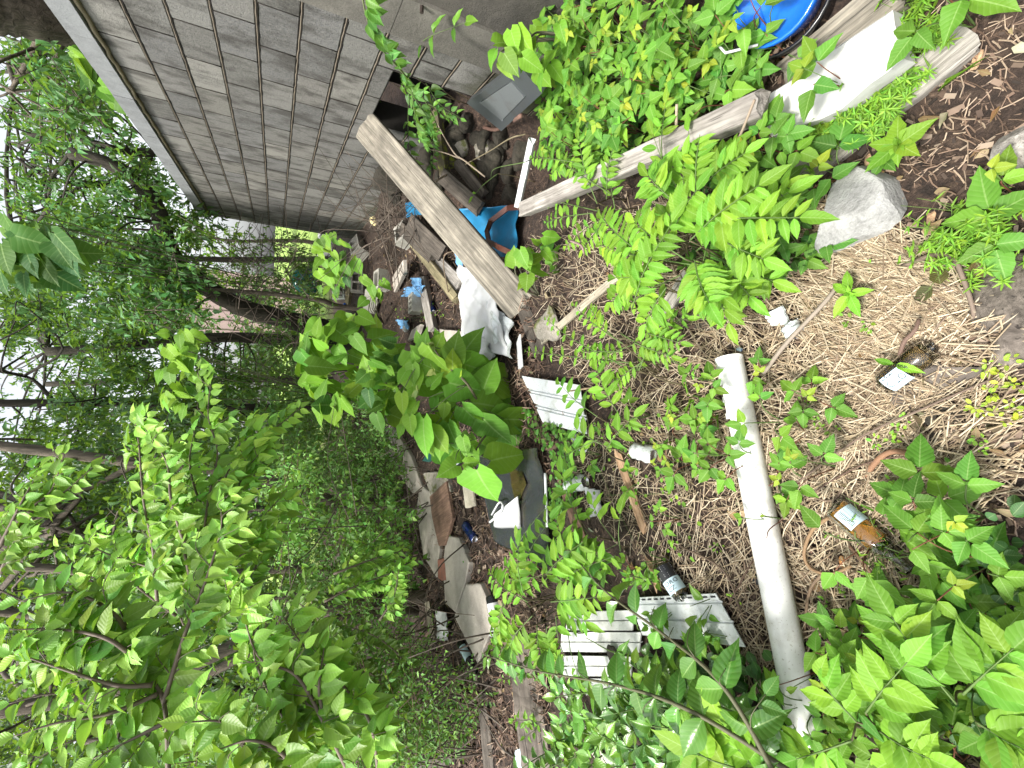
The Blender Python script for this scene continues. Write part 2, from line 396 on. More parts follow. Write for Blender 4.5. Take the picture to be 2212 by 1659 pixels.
# ---------------------------------------------------------------- leaves
def _tmpl(prof, rows, cols, serr=0.0, cord=0.0, fold=.16, droop=.2):
    ts = np.linspace(0, 1, rows); W = np.interp(ts, [p[0] for p in prof], [p[1] for p in prof])
    if serr: W = W*(1-serr*(np.arange(rows) % 2))
    ss = np.linspace(-1, 1, cols); v = []; lv = []
    for i, t in enumerate(ts):
        for s_ in ss:
            y = t-cord*abs(s_)**1.5*(1-t)**3
            v.append((s_*W[i]*.5, y, fold*abs(s_)*W[i]*.5-droop*t*t+.05*math.sin(t*9)*s_*s_*W[i])); lv.append((s_*W[i]**.5, t, 0))
    f = [(i*cols+j, i*cols+j+1, (i+1)*cols+j+1, (i+1)*cols+j) for i in range(rows-1) for j in range(cols-1)]
    return np.array(v), np.array(f), np.array(lv)
P_HEART = [(0, .3), (.05, .75), (.14, .97), (.26, 1), (.42, .92), (.58, .72), (.74, .42), (.88, .15), (1, .01)]
P_OVATE = [(0, .06), (.1, .55), (.25, .92), (.38, 1), (.55, .86), (.7, .58), (.83, .27), (.92, .1), (1, .01)]
P_LANCE = [(0, .1), (.1, .55), (.28, .93), (.45, 1), (.62, .86), (.78, .56), (.9, .24), (1, .01)]
P_IVY = [(0, .1), (.1, .6), (.2, .92), (.3, 1), (.4, .84), (.5, .9), (.62, .6), (.75, .45), (.88, .2), (1, .01)]
P_OVAL = [(0, .2), (.2, .85), (.5, 1), (.8, .8), (1, .1)]
P_BLADE = [(0, .6), (.3, 1), (.7, .8), (1, .05)]
T = {'heart': _tmpl(P_HEART, 10, 5, 0, .16, .12, .16), 'ovate': _tmpl(P_OVATE, 8, 5, 0, 0, .28, .2), 'lance': _tmpl(P_LANCE, 11, 5, .09, 0, .2, .22),
     'ivy': _tmpl(P_IVY, 11, 5, .07, 0, .2, .16), 'oval': _tmpl(P_OVAL, 5, 3, 0, 0, .2, .1), 'blade': _tmpl(P_BLADE, 6, 3, 0, 0, .2, .3),
     'small': _tmpl([(0, .1), (.35, 1), (.75, .5), (1, .03)], 4, 3, 0, 0, .3, .15), 'wrinkled': _tmpl(P_OVATE, 10, 7, .06, .05, .3, .3)}
T['broad'] = _tmpl(P_OVATE, 13, 5, .07, .03, .2, .16)
T['quad'] = (np.array([(0, 0, 0), (.5, .4, .1), (0, 1, -.1), (-.5, .4, .1)]), np.array([(0, 1, 2, 3)]), np.array([(0, 0, 0), (.8, .4, 0), (0, 1, 0), (-.8, .4, 0)]))
ASPECT = {'broad': .56, 'heart': .86, 'ovate': .58, 'lance': .42, 'ivy': .66, 'oval': .6, 'blade': .12, 'small': .5, 'wrinkled': .62, 'quad': .55}
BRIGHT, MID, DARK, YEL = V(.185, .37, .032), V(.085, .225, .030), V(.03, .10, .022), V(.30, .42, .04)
BLUE_G = V(.06, .18, .05)
# spots the photograph shows free of leaves: things lying in the open
CLEAR = [[(1750, 1060), (1830, 1030), (1930, 1110), (1985, 1225), (1975, 1275), (1900, 1250), (1780, 1150)], [(1890, 830), (1935, 760), (2000, 730), (2025, 750), (1960, 850), (1910, 860)], [(1700, 200), (1925, 20), (1965, 150), (1870, 220), (1800, 170), (1740, 230)],
         [(1795, 380), (1900, 370), (1925, 440), (1900, 520), (1830, 500)], [(1600, 1055), (1660, 1040), (1715, 1240), (1745, 1420), (1765, 1590), (1710, 1590), (1660, 1400), (1610, 1200)], [(1545, 760), (1600, 760), (1622, 860), (1600, 890)], [(1905, 380), (2060, 360), (2060, 460), (1980, 540), (1920, 480)],
         [(1130, 815), (1190, 822), (1250, 930), (1170, 910)], [(1420, 1215), (1460, 1205), (1480, 1290), (1430, 1285)], [(1380, 310), (1550, 235), (1570, 270), (1400, 350)], [(1165, 745), (1160, 728), (1330, 590), (1340, 610)], [(900, 220), (1010, 225), (1110, 240), (1100, 420), (1040, 440), (960, 330)],
         [(905, 1050), (990, 1080), (1055, 1330), (1035, 1430), (940, 1230)], [(1210, 1372), (1330, 1372), (1330, 1460), (1210, 1460)], [(1380, 1286), (1540, 1282), (1590, 1390), (1520, 1370), (1400, 1310)], [(1735, 1120), (1790, 1100), (1850, 1220), (1750, 1250)], [(1900, 560), (2100, 620), (2060, 760), (1960, 740), (1880, 680)],
         [(1595, 0), (1720, 0), (1715, 50), (1620, 55)], [(1030, 1010), (1170, 1000), (1175, 1130), (1060, 1150)], [(1230, 1130), (1400, 1090), (1420, 1230), (1300, 1180)], [(1015, 210), (1110, 140), (1130, 220), (1085, 275)]]
class Leaves:
    def __init__(s, clear=False): s.d = {}; s.clear = clear
    def add(s, kind, base, tip, nrm, tint, width=None, jit=.18):
        base = np.asarray(base, float); tip = np.asarray(tip, float); L = np.linalg.norm(tip-base)
        if L < 1e-5: return
        if s.clear and random.random() < .93:
            qx, qy, qz = proj((base+tip)/2)
            if qz > .1 and any(in_poly(qx, qy, c_) for c_ in CLEAR): return
        j = 1+random.gauss(0, jit); k = random.gauss(0, .12)
        tt = np.asarray(tint)*j; tt = tt*np.array([1+k, 1, 1-k*.5])
        s.d.setdefault(kind, []).append((*base, *tip, *nrm, (width or ASPECT[kind]*L), random.uniform(.4, 1.7), *np.clip(tt, .004, .9)))
    def build(s, name, m, parent):
        VV, FF, LV, TT = [], [], [], []; off = 0
        for kind, L in s.d.items():
            A = np.array(L); tv, tf, tl = T[kind]; n = len(A); k = len(tv)
            b = A[:, 0:3]; y = A[:, 3:6]-b; ln = np.linalg.norm(y, axis=1, keepdims=True); yd = y/ln
            nr = A[:, 6:9]; zz = nr-yd*(nr*yd).sum(1, keepdims=True); zn = np.linalg.norm(zz, axis=1, keepdims=True)
            bad = (zn[:, 0] < 1e-4); zz[bad] = np.cross(yd[bad], V(1, .3, .2)); zz /= np.linalg.norm(zz, axis=1, keepdims=True)
            xx = np.cross(yd, zz); wd = A[:, 9:10]; cu = A[:, 10:11]
            v = b[:, None, :]+xx[:, None, :]*(tv[None, :, 0:1]*wd[:, None, :])+y[:, None, :]*tv[None, :, 1:2]+zz[:, None, :]*(tv[None, :, 2:3]*ln[:, None, :]*cu[:, None, :])
            VV.append(v.reshape(-1, 3)); FF.append((tf[None]+(np.arange(n)*k)[:, None, None]+off).reshape(-1, tf.shape[1]))
            LV.append(np.tile(tl, (n, 1))); TT.append(np.repeat(A[:, 11:14], k, 0)); off += n*k
        if not VV: return None
        return mesh_obj(name, np.concatenate(VV), np.concatenate(FF), m, parent, True, np.concatenate(TT), np.concatenate(LV))
def rn(up=1.0, cam=.35, j=.35, p=None):
    v = V(0, 0, up)+V(random.gauss(0, j), random.gauss(0, j), random.gauss(0, j*.6))
    if p is not None: v = v+tocam(p)*cam
    return nz(v)
STEM_G, STEM_B = (.10, .17, .04), (.13, .085, .05)
class Plant:
    """stems and leaves of one plant; build() makes the thing with its parts"""
    def __init__(s, base): s.base = np.asarray(base, float); s.L = Leaves(True); s.S = MB()
    def stem(s, pts, r0=.004, r1=.0015, tint=STEM_G, n=5): s.S.tube(curve(pts, 4) if len(pts) > 2 else pts, (r0, r1) if len(pts) <= 2 else np.linspace(r0, r1, len(curve(pts, 4))), n, tint)
    def leaf(s, kind, b, t, tint, nrm=None, width=None, cam=.35, j=.3): s.L.add(kind, b, t, rn(1, cam, j, b) if nrm is None else nrm, tint, width)
    def frond(s, p0, p1, n, ll, tint, kind='lance', nrm=None, start=.25, sag=.06, stem_t=STEM_G):
        p0, p1 = np.asarray(p0, float), np.asarray(p1, float); L = np.linalg.norm(p1-p0); mid = (p0+p1)/2+V(0, 0, sag*L)
        C = curve([p0, mid, p1], 8); s.S.tube(C, np.linspace(.0028, .001, len(C)), 4, stem_t)
        n0 = rn(1, .5, .12, mid) if nrm is None else nrm
        for i in range(n):
            t = start+(1-start)*i/max(1, n-.5); q = t*(len(C)-1); a = int(min(q, len(C)-2)); p = C[a]+(C[a+1]-C[a])*(q-a); d = nz(C[a+1]-C[a])
            side = nz(np.cross(d, n0)); l = ll*(.62+.38*math.sin(math.pi*min(1, .25+.85*i/n)))*random.uniform(.9, 1.1)
            for sg in (-1, 1):
                dd = nz(side*sg+d*random.uniform(.35, .75)+n0*random.uniform(-.12, .18)); s.L.add(kind, p+dd*l*.05, p+dd*l, nz(n0+V(*[random.gauss(0, .13) for _ in range(3)])), tint)
        d = nz(C[-1]-C[-2]); s.L.add(kind, C[-1], C[-1]+d*ll*.95, n0, tint)
    def tri(s, p, d, size, tint, kind='ivy', nrm=None):
        n0 = rn(1, .45, .22, p) if nrm is None else nrm; d = nz(d-n0*(d@n0)); side = np.cross(d, n0)
        for dd, k in ((d, 1.0), (nz(d*.25+side), .85), (nz(d*.25-side), .85)):
            b = p+dd*size*(.16 if k == 1.0 else .04); s.L.add(kind, b, b+dd*size*k, nz(n0+V(*[random.gauss(0, .15) for _ in range(3)])), tint)
    def build(s, name, label, cat, group=None, leaf='leaf', leafname='foliage', stemname='stem', stem_m='stem'):
        r = thing(name, label, cat, s.base, group)
        if s.S.v: s.S.build(stemname, M[stem_m], r, True)
        s.L.build(leafname, M[leaf], r); return r
def in_poly(x, y, poly):
    c = False; j = len(poly)-1
    for i in range(len(poly)):
        xi, yi = poly[i]; xj, yj = poly[j]
        if (yi > y) != (yj > y) and x < (xj-xi)*(y-yi)/(yj-yi)+xi: c = not c
        j = i
    return c
def samp(poly, n, mind=0):
    xs = [p[0] for p in poly]; ys = [p[1] for p in poly]; out = []; tries = 0
    while len(out) < n and tries < n*60:
        tries += 1; x, y = random.uniform(min(xs), max(xs)), random.uniform(min(ys), max(ys))
        if in_poly(x, y, poly) and (mind == 0 or all((x-a)**2+(y-b)**2 > mind*mind for a, b in out)): out.append((x, y))
    return out

# ================================================================ GROUND
def build_ground():
    xs = np.concatenate([np.linspace(-60, -5, 30), np.linspace(-4.9, 3.2, 170), np.linspace(3.4, 60, 26)])
    ys = np.concatenate([np.linspace(-12, -.6, 10), np.linspace(-.5, 7.5, 190), np.linspace(7.6, 16, 40), np.linspace(17, 90, 30)])
    X, Y = np.meshgrid(xs, ys); v = []
    for x, y in zip(X.ravel(), Y.ravel()):
        near = -5 < x < 3.3 and -.6 < y < 8
        z = ground(x, y)+(random.gauss(0, .004)+.008*math.sin(23*x+9*math.sin(7*y))*math.sin(19*y+6*math.sin(9*x)) if near else 0)
        if y > 14: z += .02*(y-14)
        v.append((x, y, z))
    nx, ny = len(xs), len(ys); i = np.arange(nx-1)[None, :]+np.arange(ny-1)[:, None]*nx
    f = np.stack([i, i+1, i+nx+1, i+nx], -1).reshape(-1, 4)
    m, t, b, o = mat('bare_mulch')
    co = objco(t); n1 = noise(t, co, 1.7, 6, .6); n2 = noise(t, co, 28, 6, .7, .5); n3 = noise(t, co, 90, 4, .7)
    vo = t.nodes.new('ShaderNodeTexVoronoi'); vo.inputs['Scale'].default_value = 75; t.links.new(mapping(t, co, (1, .45, 1)), vo.inputs['Vector'])
    c = ramp(t, n2, [(.35, (.012, .008, .006)), (.52, (.045, .028, .02)), (.72, (.13, .088, .062))])
    c = mixc(t, ramp(t, vo.outputs['Distance'], [(.1, (.8, .8, .8)), (.45, (0, 0, 0))]), c, mixc(t, vo.outputs['Color'], (.20, .135, .095), (.05, .03, .02)))
    c = mixc(t, ramp(t, n1, [(.45, (0, 0, 0)), (.6, (.6, .6, .6))]), c, (.028, .018, .013))
    sep = N(t, 'ShaderNodeSeparateXYZ'); t.links.new(co, sep.inputs[0])
    far = ramp(t, math_(t, 'DIVIDE', sep.outputs[1], 40.0), [(.33, (0, 0, 0)), (.4, (1, 1, 1))])
    c = mixc(t, far, c, mixc(t, n2, (.16, .27, .05), (.3, .42, .09)))
    t.links.new(c, b.inputs['Base Color']); b.inputs['Roughness'].default_value = .95; bump(t, b, math_(t, 'ADD', n2, n3), 1, .012)
    g = mesh_obj('ground', v, f, m, None, True); tag(g, kind='structure')
build_ground()

def sticks(name, label, cat, region, tints, length, rad, dirs, lift=.03, kinds='straw', bend=.12):
    """loose straw or twigs; region: list of (poly, count, direction in degrees, spread)"""
    vv, ff, tt = [], [], []; o = 0
    tri = np.array([(0, 1), (-.87, -.5), (.87, -.5)])
    for poly, cnt, dg, spread in region:
        for (X, Y) in samp(poly, cnt):
            p = at(X, Y, 0); L = random.uniform(*length)*random.uniform(.5, 1.2); r = random.uniform(*rad); a = math.radians(random.gauss(dg, spread))
            q = CAM + 0; q2 = at(X+12*math.cos(a), Y+12*math.sin(a), 0); d = nz(q2-p); s = nz(np.cross(d, V(0, 0, 1)))
            tl = random.gauss(0, .10); d = nz(d+V(0, 0, tl)); z0 = random.uniform(.002, lift); bd = random.uniform(-bend, bend)*L
            up = nz(np.cross(s, d)); tc = np.array(random.choice(tints))*random.uniform(.65, 1.2)
            for i in range(3):
                k = (i-1)*.5; c = p+d*L*k+s*bd*(1-4*k*k)
                c = V(c[0], c[1], max(c[2], ground(c[0], c[1]))+z0)
                for a_, b_ in tri: vv.append(c+s*a_*r+up*b_*r*.6); tt.append(tc)
            for i in range(2):
                for k in range(3): ff.append((o+i*3+k, o+i*3+(k+1) % 3, o+i*3+3+(k+1) % 3, o+i*3+3+k))
            o += 9
    ob = mesh_obj(name, vv, np.array(ff), M[kinds], None, False, np.array(tt)); tag(ob, label, cat, None, 'stuff'); return ob
SA = [(1130, 520), (1420, 430), (1700, 430), (1900, 480), (2080, 560), (2110, 700), (2050, 830), (1960, 900), (1700, 1000), (1550, 1000), (1330, 900), (1180, 760)]
SB = [(1250, 900), (1560, 950), (1900, 900), (2090, 1000), (2100, 1230), (1900, 1380), (1600, 1480), (1500, 1350), (1420, 1230), (1250, 1080)]
SC = [(1740, 780), (2212, 560), (2212, 1060), (1900, 1150), (1700, 1000)]
SD = [(1790, 430), (1960, 540), (2080, 640), (2020, 740), (1860, 840), (1740, 700)]
NEARALL = [(1150, 300), (1300, 60), (2212, 0), (2212, 1659), (1180, 1659), (1120, 1200)]
MIDD = [(730, 760), (800, 520), (900, 480), (1130, 560), (1200, 900), (1180, 1230), (1200, 1659), (960, 1659), (900, 1250), (820, 1000)]
STRAW = [(.50, .41, .28), (.40, .31, .20), (.60, .51, .37), (.28, .205, .135)]
sticks('straw', 'pale dry straw stalks scattered over the mulch near the camera', 'straw',
       [(SA, 4200, 15, 45), (SB, 2800, 75, 55), (SC, 1100, -25, 28), (SD, 2000, 20, 30)], STRAW, (.05, .18), (.0011, .0023), 0, .022)
sticks('fine_stalks', 'short brown stalk bits covering the bare soil', 'stalks',
       [(NEARALL, 4200, 40, 70), (SA, 1800, 30, 60)], [(.25, .17, .12), (.13, .085, .06), (.42, .32, .23)], (.02, .06), (.0010, .002), 0, .012)
sticks('brown_twig_litter', 'reddish brown twigs and vine roots matted over the middle ground', 'twigs',
       [(MIDD, 4600, 12, 40)], [(.17, .095, .065), (.10, .06, .042), (.25, .16, .11), (.34, .25, .18)], (.06, .22), (.0015, .004), 0, .04, bend=.2)
def chips():
    b = MB(); cs = [(.16, .105, .075), (.24, .17, .125), (.09, .06, .045), (.36, .28, .21), (.045, .03, .024), (.03, .02, .015)]
    for poly, n, s0, s1 in ((NEARALL, 2800, .003, .012), (SC, 500, .004, .016), (MIDD, 2600, .012, .035)):
        for X, Y in samp(poly, n):
            p = at(X, Y, 0)+V(0, 0, random.uniform(.0, .012)); s = random.uniform(s0, s1)*random.choice((.7, 1, 1.3)); a = random.uniform(0, 6.3)
            u = nz(V(math.cos(a), math.sin(a), random.gauss(0, .25))); q = nz(np.cross(u, V(random.gauss(0, .25), random.gauss(0, .25), 1))); w_ = np.cross(u, q)
            b.box(p, u*s, q*s*random.uniform(.25, .55), w_*s*random.uniform(.08, .2), np.array(random.choice(cs))*random.uniform(.7, 1.2), random.uniform(.4, 1))
    o = b.build('bark_chips', M['chip']); tag(o, 'bark chips and soil crumbs strewn over the ground', 'bark chips', None, 'stuff')
chips()

# ================================================================ BLOCK WALL
B = .2032; WX = 1.524; ZT = .941+CZ; YA, YE = 2.609, 8.90
def build_wall():
    w_ = thing('block_wall', 'long grey cinder block wall with a pale concrete coping, stained and leaning into view', 'wall', (WX, 5, .2))
    m, t, b, o = mat('cinder_block_face')
    co = objco(t); a = N(t, 'ShaderNodeAttribute', attribute_name='tint'); n1 = noise(t, co, 55, 4, .7); n2 = noise(t, mapping(t, co, (1, 2.2, 1.2)), 3.2, 5, .6); n3 = noise(t, mapping(t, co, (1, 7, 1.2)), 2.2, 4, .6)
    c = mixc(t, ramp(t, n1, [(.36, (0, 0, 0)), (.66, (.55, .55, .55))]), a.outputs['Color'], mixc(t, .5, a.outputs['Color'], (.34, .325, .28)))
    c = mixc(t, ramp(t, n2, [(.47, (0, 0, 0)), (.63, (.8, .8, .8))]), c, (.05, .046, .04))
    c = mixc(t, ramp(t, n3, [(.58, (0, 0, 0)), (.72, (.4, .4, .4))]), c, (.042, .041, .04))
    sep = N(t, 'ShaderNodeSeparateXYZ'); t.links.new(co, sep.inputs[0])
    moss = ramp(t, math_(t, 'ADD', math_(t, 'MULTIPLY', sep.outputs[2], -1.1), math_(t, 'MULTIPLY', n2, .7)), [(.05, (0, 0, 0)), (.5, (.75, .75, .75))])
    c = mixc(t, moss, c, (.10, .11, .045))
    t.links.new(c, b.inputs['Base Color']); b.inputs['Roughness'].default_value = .95
    n4 = noise(t, co, 130, 3, .8); pit = ramp(t, n4, [(.3, (0, 0, 0)), (.45, (1, 1, 1))])
    bump(t, b, math_(t, 'ADD', pit, n1), .8, .006)
    bl = MB(); mo = MB(); hj = []
    def face_block(y0, y1, z0, z1, x=WX, tone=None):
        g = .004; y0 += g*1.1; y1 -= g*1.1; z0 += g*1.4; z1 -= g*1.4; x = x+random.uniform(-.002, .0015); e = .006
        if tone is None:
            tone = np.array(random.choice([(.295, .285, .265), (.26, .255, .245), (.22, .22, .22), (.315, .305, .275), (.24, .238, .225), (.37, .36, .33) if random.random() < .35 else (.27, .265, .25)]))*random.uniform(.49, .68)*random.choice((1, 1, 1, 1, .72, .8, .88, 1.2))
        v = [(x, y0+e, z0+e), (x, y1-e, z0+e), (x, y1-e, z1-e), (x, y0+e, z1-e), (x+e, y0, z0), (x+e, y1, z0), (x+e, y1, z1), (x+e, y0, z1), (x+.09, y0, z0), (x+.09, y1, z0), (x+.09, y1, z1), (x+.09, y0, z1)]
        bl.add(v, [(3, 2, 1, 0), (0, 1, 5, 4), (1, 2, 6, 5), (2, 3, 7, 6), (3, 0, 4, 7), (4, 5, 9, 8), (5, 6, 10, 9), (6, 7, 11, 10), (7, 4, 8, 11)], tone)
        if random.random() < .24:      # damp stain creeping up from the bed joint
            k = random.choice((0, 1)); n0 = len(bl.t)-12
            for i_ in ((0, 4) if k == 0 else (1, 5)): bl.t[n0+i_] = np.asarray(tone)*.28
        if y1-y0 > .1: hj.append((y1+g*1.1, z0, z1))
    hole = (3.0, 3.86, ZT-13*B, ZT-7.55*B)
    for k in range(0, 13):
        z1 = ZT-k*B; z0 = z1-B; off = 2.999 if k % 2 == 1 else 2.999+B; y = off-2*B*2
        while y < YE:
            a_, c_ = max(y, YA), min(y+2*B, YE)
            if c_-a_ > .03:
                if k == 7 and c_ > hole[0] and a_ < hole[1]:
                    face_block(a_, c_, hole[3], z1)
                elif k > 7 and c_ > hole[0] and a_ < hole[1]:
                    if a_ < hole[0]-.03: face_block(a_, hole[0], z0, z1)
                    if c_ > hole[1]+.03: face_block(hole[1], c_, z0, z1)
                else: face_block(a_, c_, z0, z1)
            y += 2*B
        # squeezed-out mortar bead along the bed joint
        if k > 0:
            segs = [(YA, YE)] if k < 8 else [(YA, hole[0]), (hole[1], YE)]
            for s0, s1 in segs:
                n = int((s1-s0)/.045); pts = [V(WX+random.uniform(-.003, .001), s0+(s1-s0)*i/n, z1+random.uniform(-.0018, .0018)) for i in range(n+1)]
                mo.tube(pts, [random.uniform(.0028, .0052) for _ in pts], 5, (.17, .14, .105))
                mo.tube([p+V(.0035, 0, -.0065) for p in pts], .0062, 4, (.012, .010, .008))
    for y_, a_, b_ in hj:
        if YA+.02 < y_ < YE-.02: mo.tube([V(WX+.0005, y_+random.uniform(-.0015, .0015), a_+(b_-a_)*i/4) for i in range(5)], [random.uniform(.0016, .0038) for _ in range(5)], 4, (.035, .03, .025))
    mesh_obj('blocks', bl.v, bl.f, m, w_, False, np.array(bl.t))
    mo.tube([V(WX-.008+random.uniform(-.004, .004), YA-1+(YE-YA+1)*i/120, ZT+random.uniform(-.006, .006)) for i in range(121)], .013, 6, (.27, .23, .15), .4)
    mo.build('mortar', tint_material('mortar', .95, 60, .4, .004), w_, True)
    core = MB()
    def bx(x0, x1, y0, y1, z0, z1, tt): core.box(V((x0+x1)/2, (y0+y1)/2, (z0+z1)/2), V((x1-x0)/2, 0, 0), V(0, (y1-y0)/2, 0), V(0, 0, (z1-z0)/2), tt)
    zb = ZT-13*B
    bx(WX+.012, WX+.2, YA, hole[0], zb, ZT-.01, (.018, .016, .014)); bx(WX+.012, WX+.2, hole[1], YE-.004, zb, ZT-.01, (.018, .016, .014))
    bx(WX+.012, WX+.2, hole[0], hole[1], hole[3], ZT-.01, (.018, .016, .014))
    bx(WX+.45, WX+.5, hole[0]-.2, hole[1]+.2, hole[2], hole[3]+.1, (.012, .011, .01)); bx(WX+.201, WX+.45, hole[0]-.2, hole[1]+.2, hole[3]+.02, hole[3]+.1, (.02, .018, .015))  # near-black box behind the opening: its inner shade is painted in
    core.build('wall_core', tint_material('dark_core_and_opening', .95, 30, .5, .004), w_)
    pc = rock_material('cast_concrete', (.155, .145, .125), (.08, .075, .065), 3.5, .95, None, .7, .006)
    p1 = MB(); 
    for z0, z1 in ((zb, ZT-7*B), (ZT-7*B+.004, ZT-4*B), (ZT-4*B+.004, ZT-1.5*B), (ZT-1.5*B+.004, ZT)): p1.box(V(WX+.08, 2.455, (z0+z1)/2), V(.11, 0, 0), V(0, .154, 0), V(0, 0, (z1-z0)/2))
    p1.build('pilaster', pc, w_)
    pd = rock_material('dark_cast_concrete', (.085, .077, .066), (.04, .037, .033), 4, .95, None, .8, .008)
    p2 = MB(); p2.box(V(WX+.085, .35, (zb+ZT)/2), V(.10, 0, 0), V(0, 1.948, 0), V(0, 0, (ZT-zb)/2)); p2.build('end_panel', pd, w_)
    rod = MB(); q = onwall(911.5, 13, WX-.03); rod.tube([q+V(.06, 0, 0), q, q+V(-.03, 0, 0)], .009, 8, (.03, .02, .015)); rod.build('tie_rod', M['stem'], w_)
    cp_ = rock_material('coping_concrete', (.25, .26, .265), (.16, .165, .17), 6, .9, None, .35, .003)
    c = MB(); y = YE+.035; cz0 = ZT+.012; i = 0
    while y > -1.5:
        y1 = y; y0 = y-2*B+.006; dx = random.uniform(-.003, .003)
        c.box(V(WX+.09+dx, (y0+y1)/2, cz0+.062), V(.122, 0, 0), V(0, (y1-y0)/2, 0), V(0, 0, .060)); y -= 2*B
    c.build('coping', cp_, w_)
build_wall()

# ================================================================ DEBRIS
lowc = at(1126, 665, .03)
upc = onwall(783, 267, 1.47)
lp = board('leaning_plank', 'long weathered grey plank leaning from the ground up against the block wall', 'plank', lowc, upc, .215, .04, M['plank'], nz(tocam((lowc+upc)/2)+V(-.35, -.25, .35)), rag=.004, seg=16)
lump('rotten_stump', 'crumbling pinkish brown wood stump at the foot of the leaning plank', 'stump', at(1185, 700, .03), .11, .10, .06, M['rubble'], 5, .5)
board('rotten_post_end', 'dark rotten board end sticking out below the leaning plank', 'board', at(1120, 640, .02), at(1165, 760, .02), .10, .05, M['dark_wood'])
# long beams
def onz(X, Y, z):
    d = ray(X, Y); return CAM+d*((z-CZ)/d[2])
board('long_beam', 'long silver grey timber beam running through the leaves to the foam board', 'beam', onz(1122, 452, .27), onz(1632, 226, .27), .075, .06, M['grey_wood'], V(-.2, -.3, 1), seg=20)
board('low_beam', 'grey weathered timber lying under the white foam board', 'beam', at(1625, 462, .025), at(2085, 78, .03), .085, .06, M['grey_wood'], V(0, -.2, 1), seg=16)
board('back_beam', 'grey brown timber lying behind the white foam board', 'beam', at(1690, 168, .05), at(1935, -30, .05), .11, .07, M['plank'], V(0, -.2, 1), seg=10)
sty = slab('foam_board', 'white rough polystyrene board lying across old timbers', 'foam board', [(1652, 207), (1925, 20), (1951, 126), (1812, 236), (1640, 303)], .115, .065, M['styro'], rag=.006)
lump('foam_wedge', 'small dark stone wedged under the white foam board', 'stone', at(1862, 196, .02), .035, .025, .025, M['rubble'], 11)
lump('grey_boulder', 'big pale grey cracked rock lying on dark soil', 'rock', at(1846, 462, .03), .125, .118, .10, M['rock'], 8, .05, True, sub=4)
board('short_post', 'short grey weathered stake half buried in straw', 'stake', at(1402, 716, .03), at(1482, 600, .05), .055, .045, M['grey_wood'])
board('dark_log_piece', 'dark half buried timber end below the sapling', 'timber', at(1466, 690, .01), at(1568, 702, .01), .06, .05, M['dark_wood'])
def marked_lath():
    a, b = at(1168, 738, .045), at(1340, 590, .045); r = thing('marked_lath', 'narrow pale lath with faded black marks lying on straw', 'lath', (a+b)/2)
    board('lath_body', None, None, a, b, .038, .014, M['tan_wood'], V(0, -.3, 1), seg=14, parent=r, rag=.002)
    d = nz(b-a); n = nz(V(0, -.3, 1)-d*(V(0, -.3, 1)@d)); s = np.cross(n, d); L = np.linalg.norm(b-a); mk = MB()
    def bar(u_, w_, du, dw): mk.box(a+d*u_*L+s*w_+n*.002, d*du, s*dw, n*.0008)
    def glyph(u_, strokes):
        for x, y, dx, dy in strokes: bar(u_+x/L, y, dx, dy)
    glyph(.028, [(-.006, 0, .0011, .008), (.006, 0, .0011, .008), (0, .008, .007, .0011), (0, -.008, .007, .0011)])
    glyph(.085, [(0, 0, .0012, .008), (.002, .007, .003, .001)])
    glyph(.125, [(0, 0, .004, .001)]); glyph(.16, [(0, 0, .0012, .008), (.002, .006, .003, .001)])
    glyph(.205, [(0, 0, .0012, .007)]); glyph(.25, [(0, 0, .0012, .007), (-.003, .006, .004, .0011)]); glyph(.55, [(0, 0, .003, .003)]); glyph(.66, [(0, .006, .002, .0012)]); glyph(.73, [(0, 0, .002, .0015)])
    mk.build('printed_marks', M['ink'], r)
marked_lath()

def panel(name, label, P, thick, ribs, m, cat='panel', group=None, slots=False, h=.03, amp=.011):
    """vinyl soffit or siding: P four photo corners (A-B is the long edge at one side), ribs = list of step positions 0..1 across"""
    A, Bq, C, D = [at(x, y, h) for x, y in P]; v, f = [], []; n = 12
    lev = sorted([(0, 0)]+[(r, s) for r in ribs for s in (0, 1)]+[(1, 1)], key=lambda q: q[0]); 
    cross = []
    for r in [0]+ribs+[1]:
        cross += [(max(0, r-.035), 0), (r-.012, -amp), (r+.012, -amp), (min(1, r+.035), 0)] if 0 < r < 1 else [(r, 0 if r else -amp), (r, 0)]
    cross = sorted(set(cross), key=lambda q: (q[0], q[1])); nrm = nz(np.cross(Bq-A, D-A)); nrm = nrm if nrm[2] > 0 else -nrm
    sag = random.uniform(-.004, .004)
    for i in range(n+1):
        a = A+(Bq-A)*i/n; d = D+(C-D)*i/n
        for u_, z in cross: v.append(a+(d-a)*u_+nrm*(z+sag*math.sin(math.pi*i/n)+random.uniform(-.0006, .0006)))
    k = len(cross); tot = len(v); v += [p-nrm*thick for p in v]
    f = [(i*k+j, i*k+j+1, (i+1)*k+j+1, (i+1)*k+j) for i in range(n) for j in range(k-1)]
    f += [tuple(tot+q for q in reversed(t_)) for t_ in f]
    for i in range(n): f += [(i*k, (i+1)*k, tot+(i+1)*k, tot+i*k), ((i+1)*k-1, (i+2)*k-1, tot+(i+2)*k-1, tot+(i+1)*k-1)]
    for j in range(k-1): f += [(j, j+1, tot+j+1, tot+j), (n*k+j, n*k+j+1, tot+n*k+j+1, tot+n*k+j)]
    r = thing(name, label, cat, (A+C)/2, group); mesh_obj('sheet_face', v, f, m, r)
    if slots:
        s = MB()
        for i in range(13):
            u_ = (i+.5)/13; a = A+(Bq-A)*u_; d = D+(C-D)*u_; p = a+(d-a)*.06; s.box(p+nrm*.0015, (Bq-A)/13*.28, nz(d-a)*.0028, nrm*.0008)
        s.build('nail_slots', M['ink'], r)
    return r
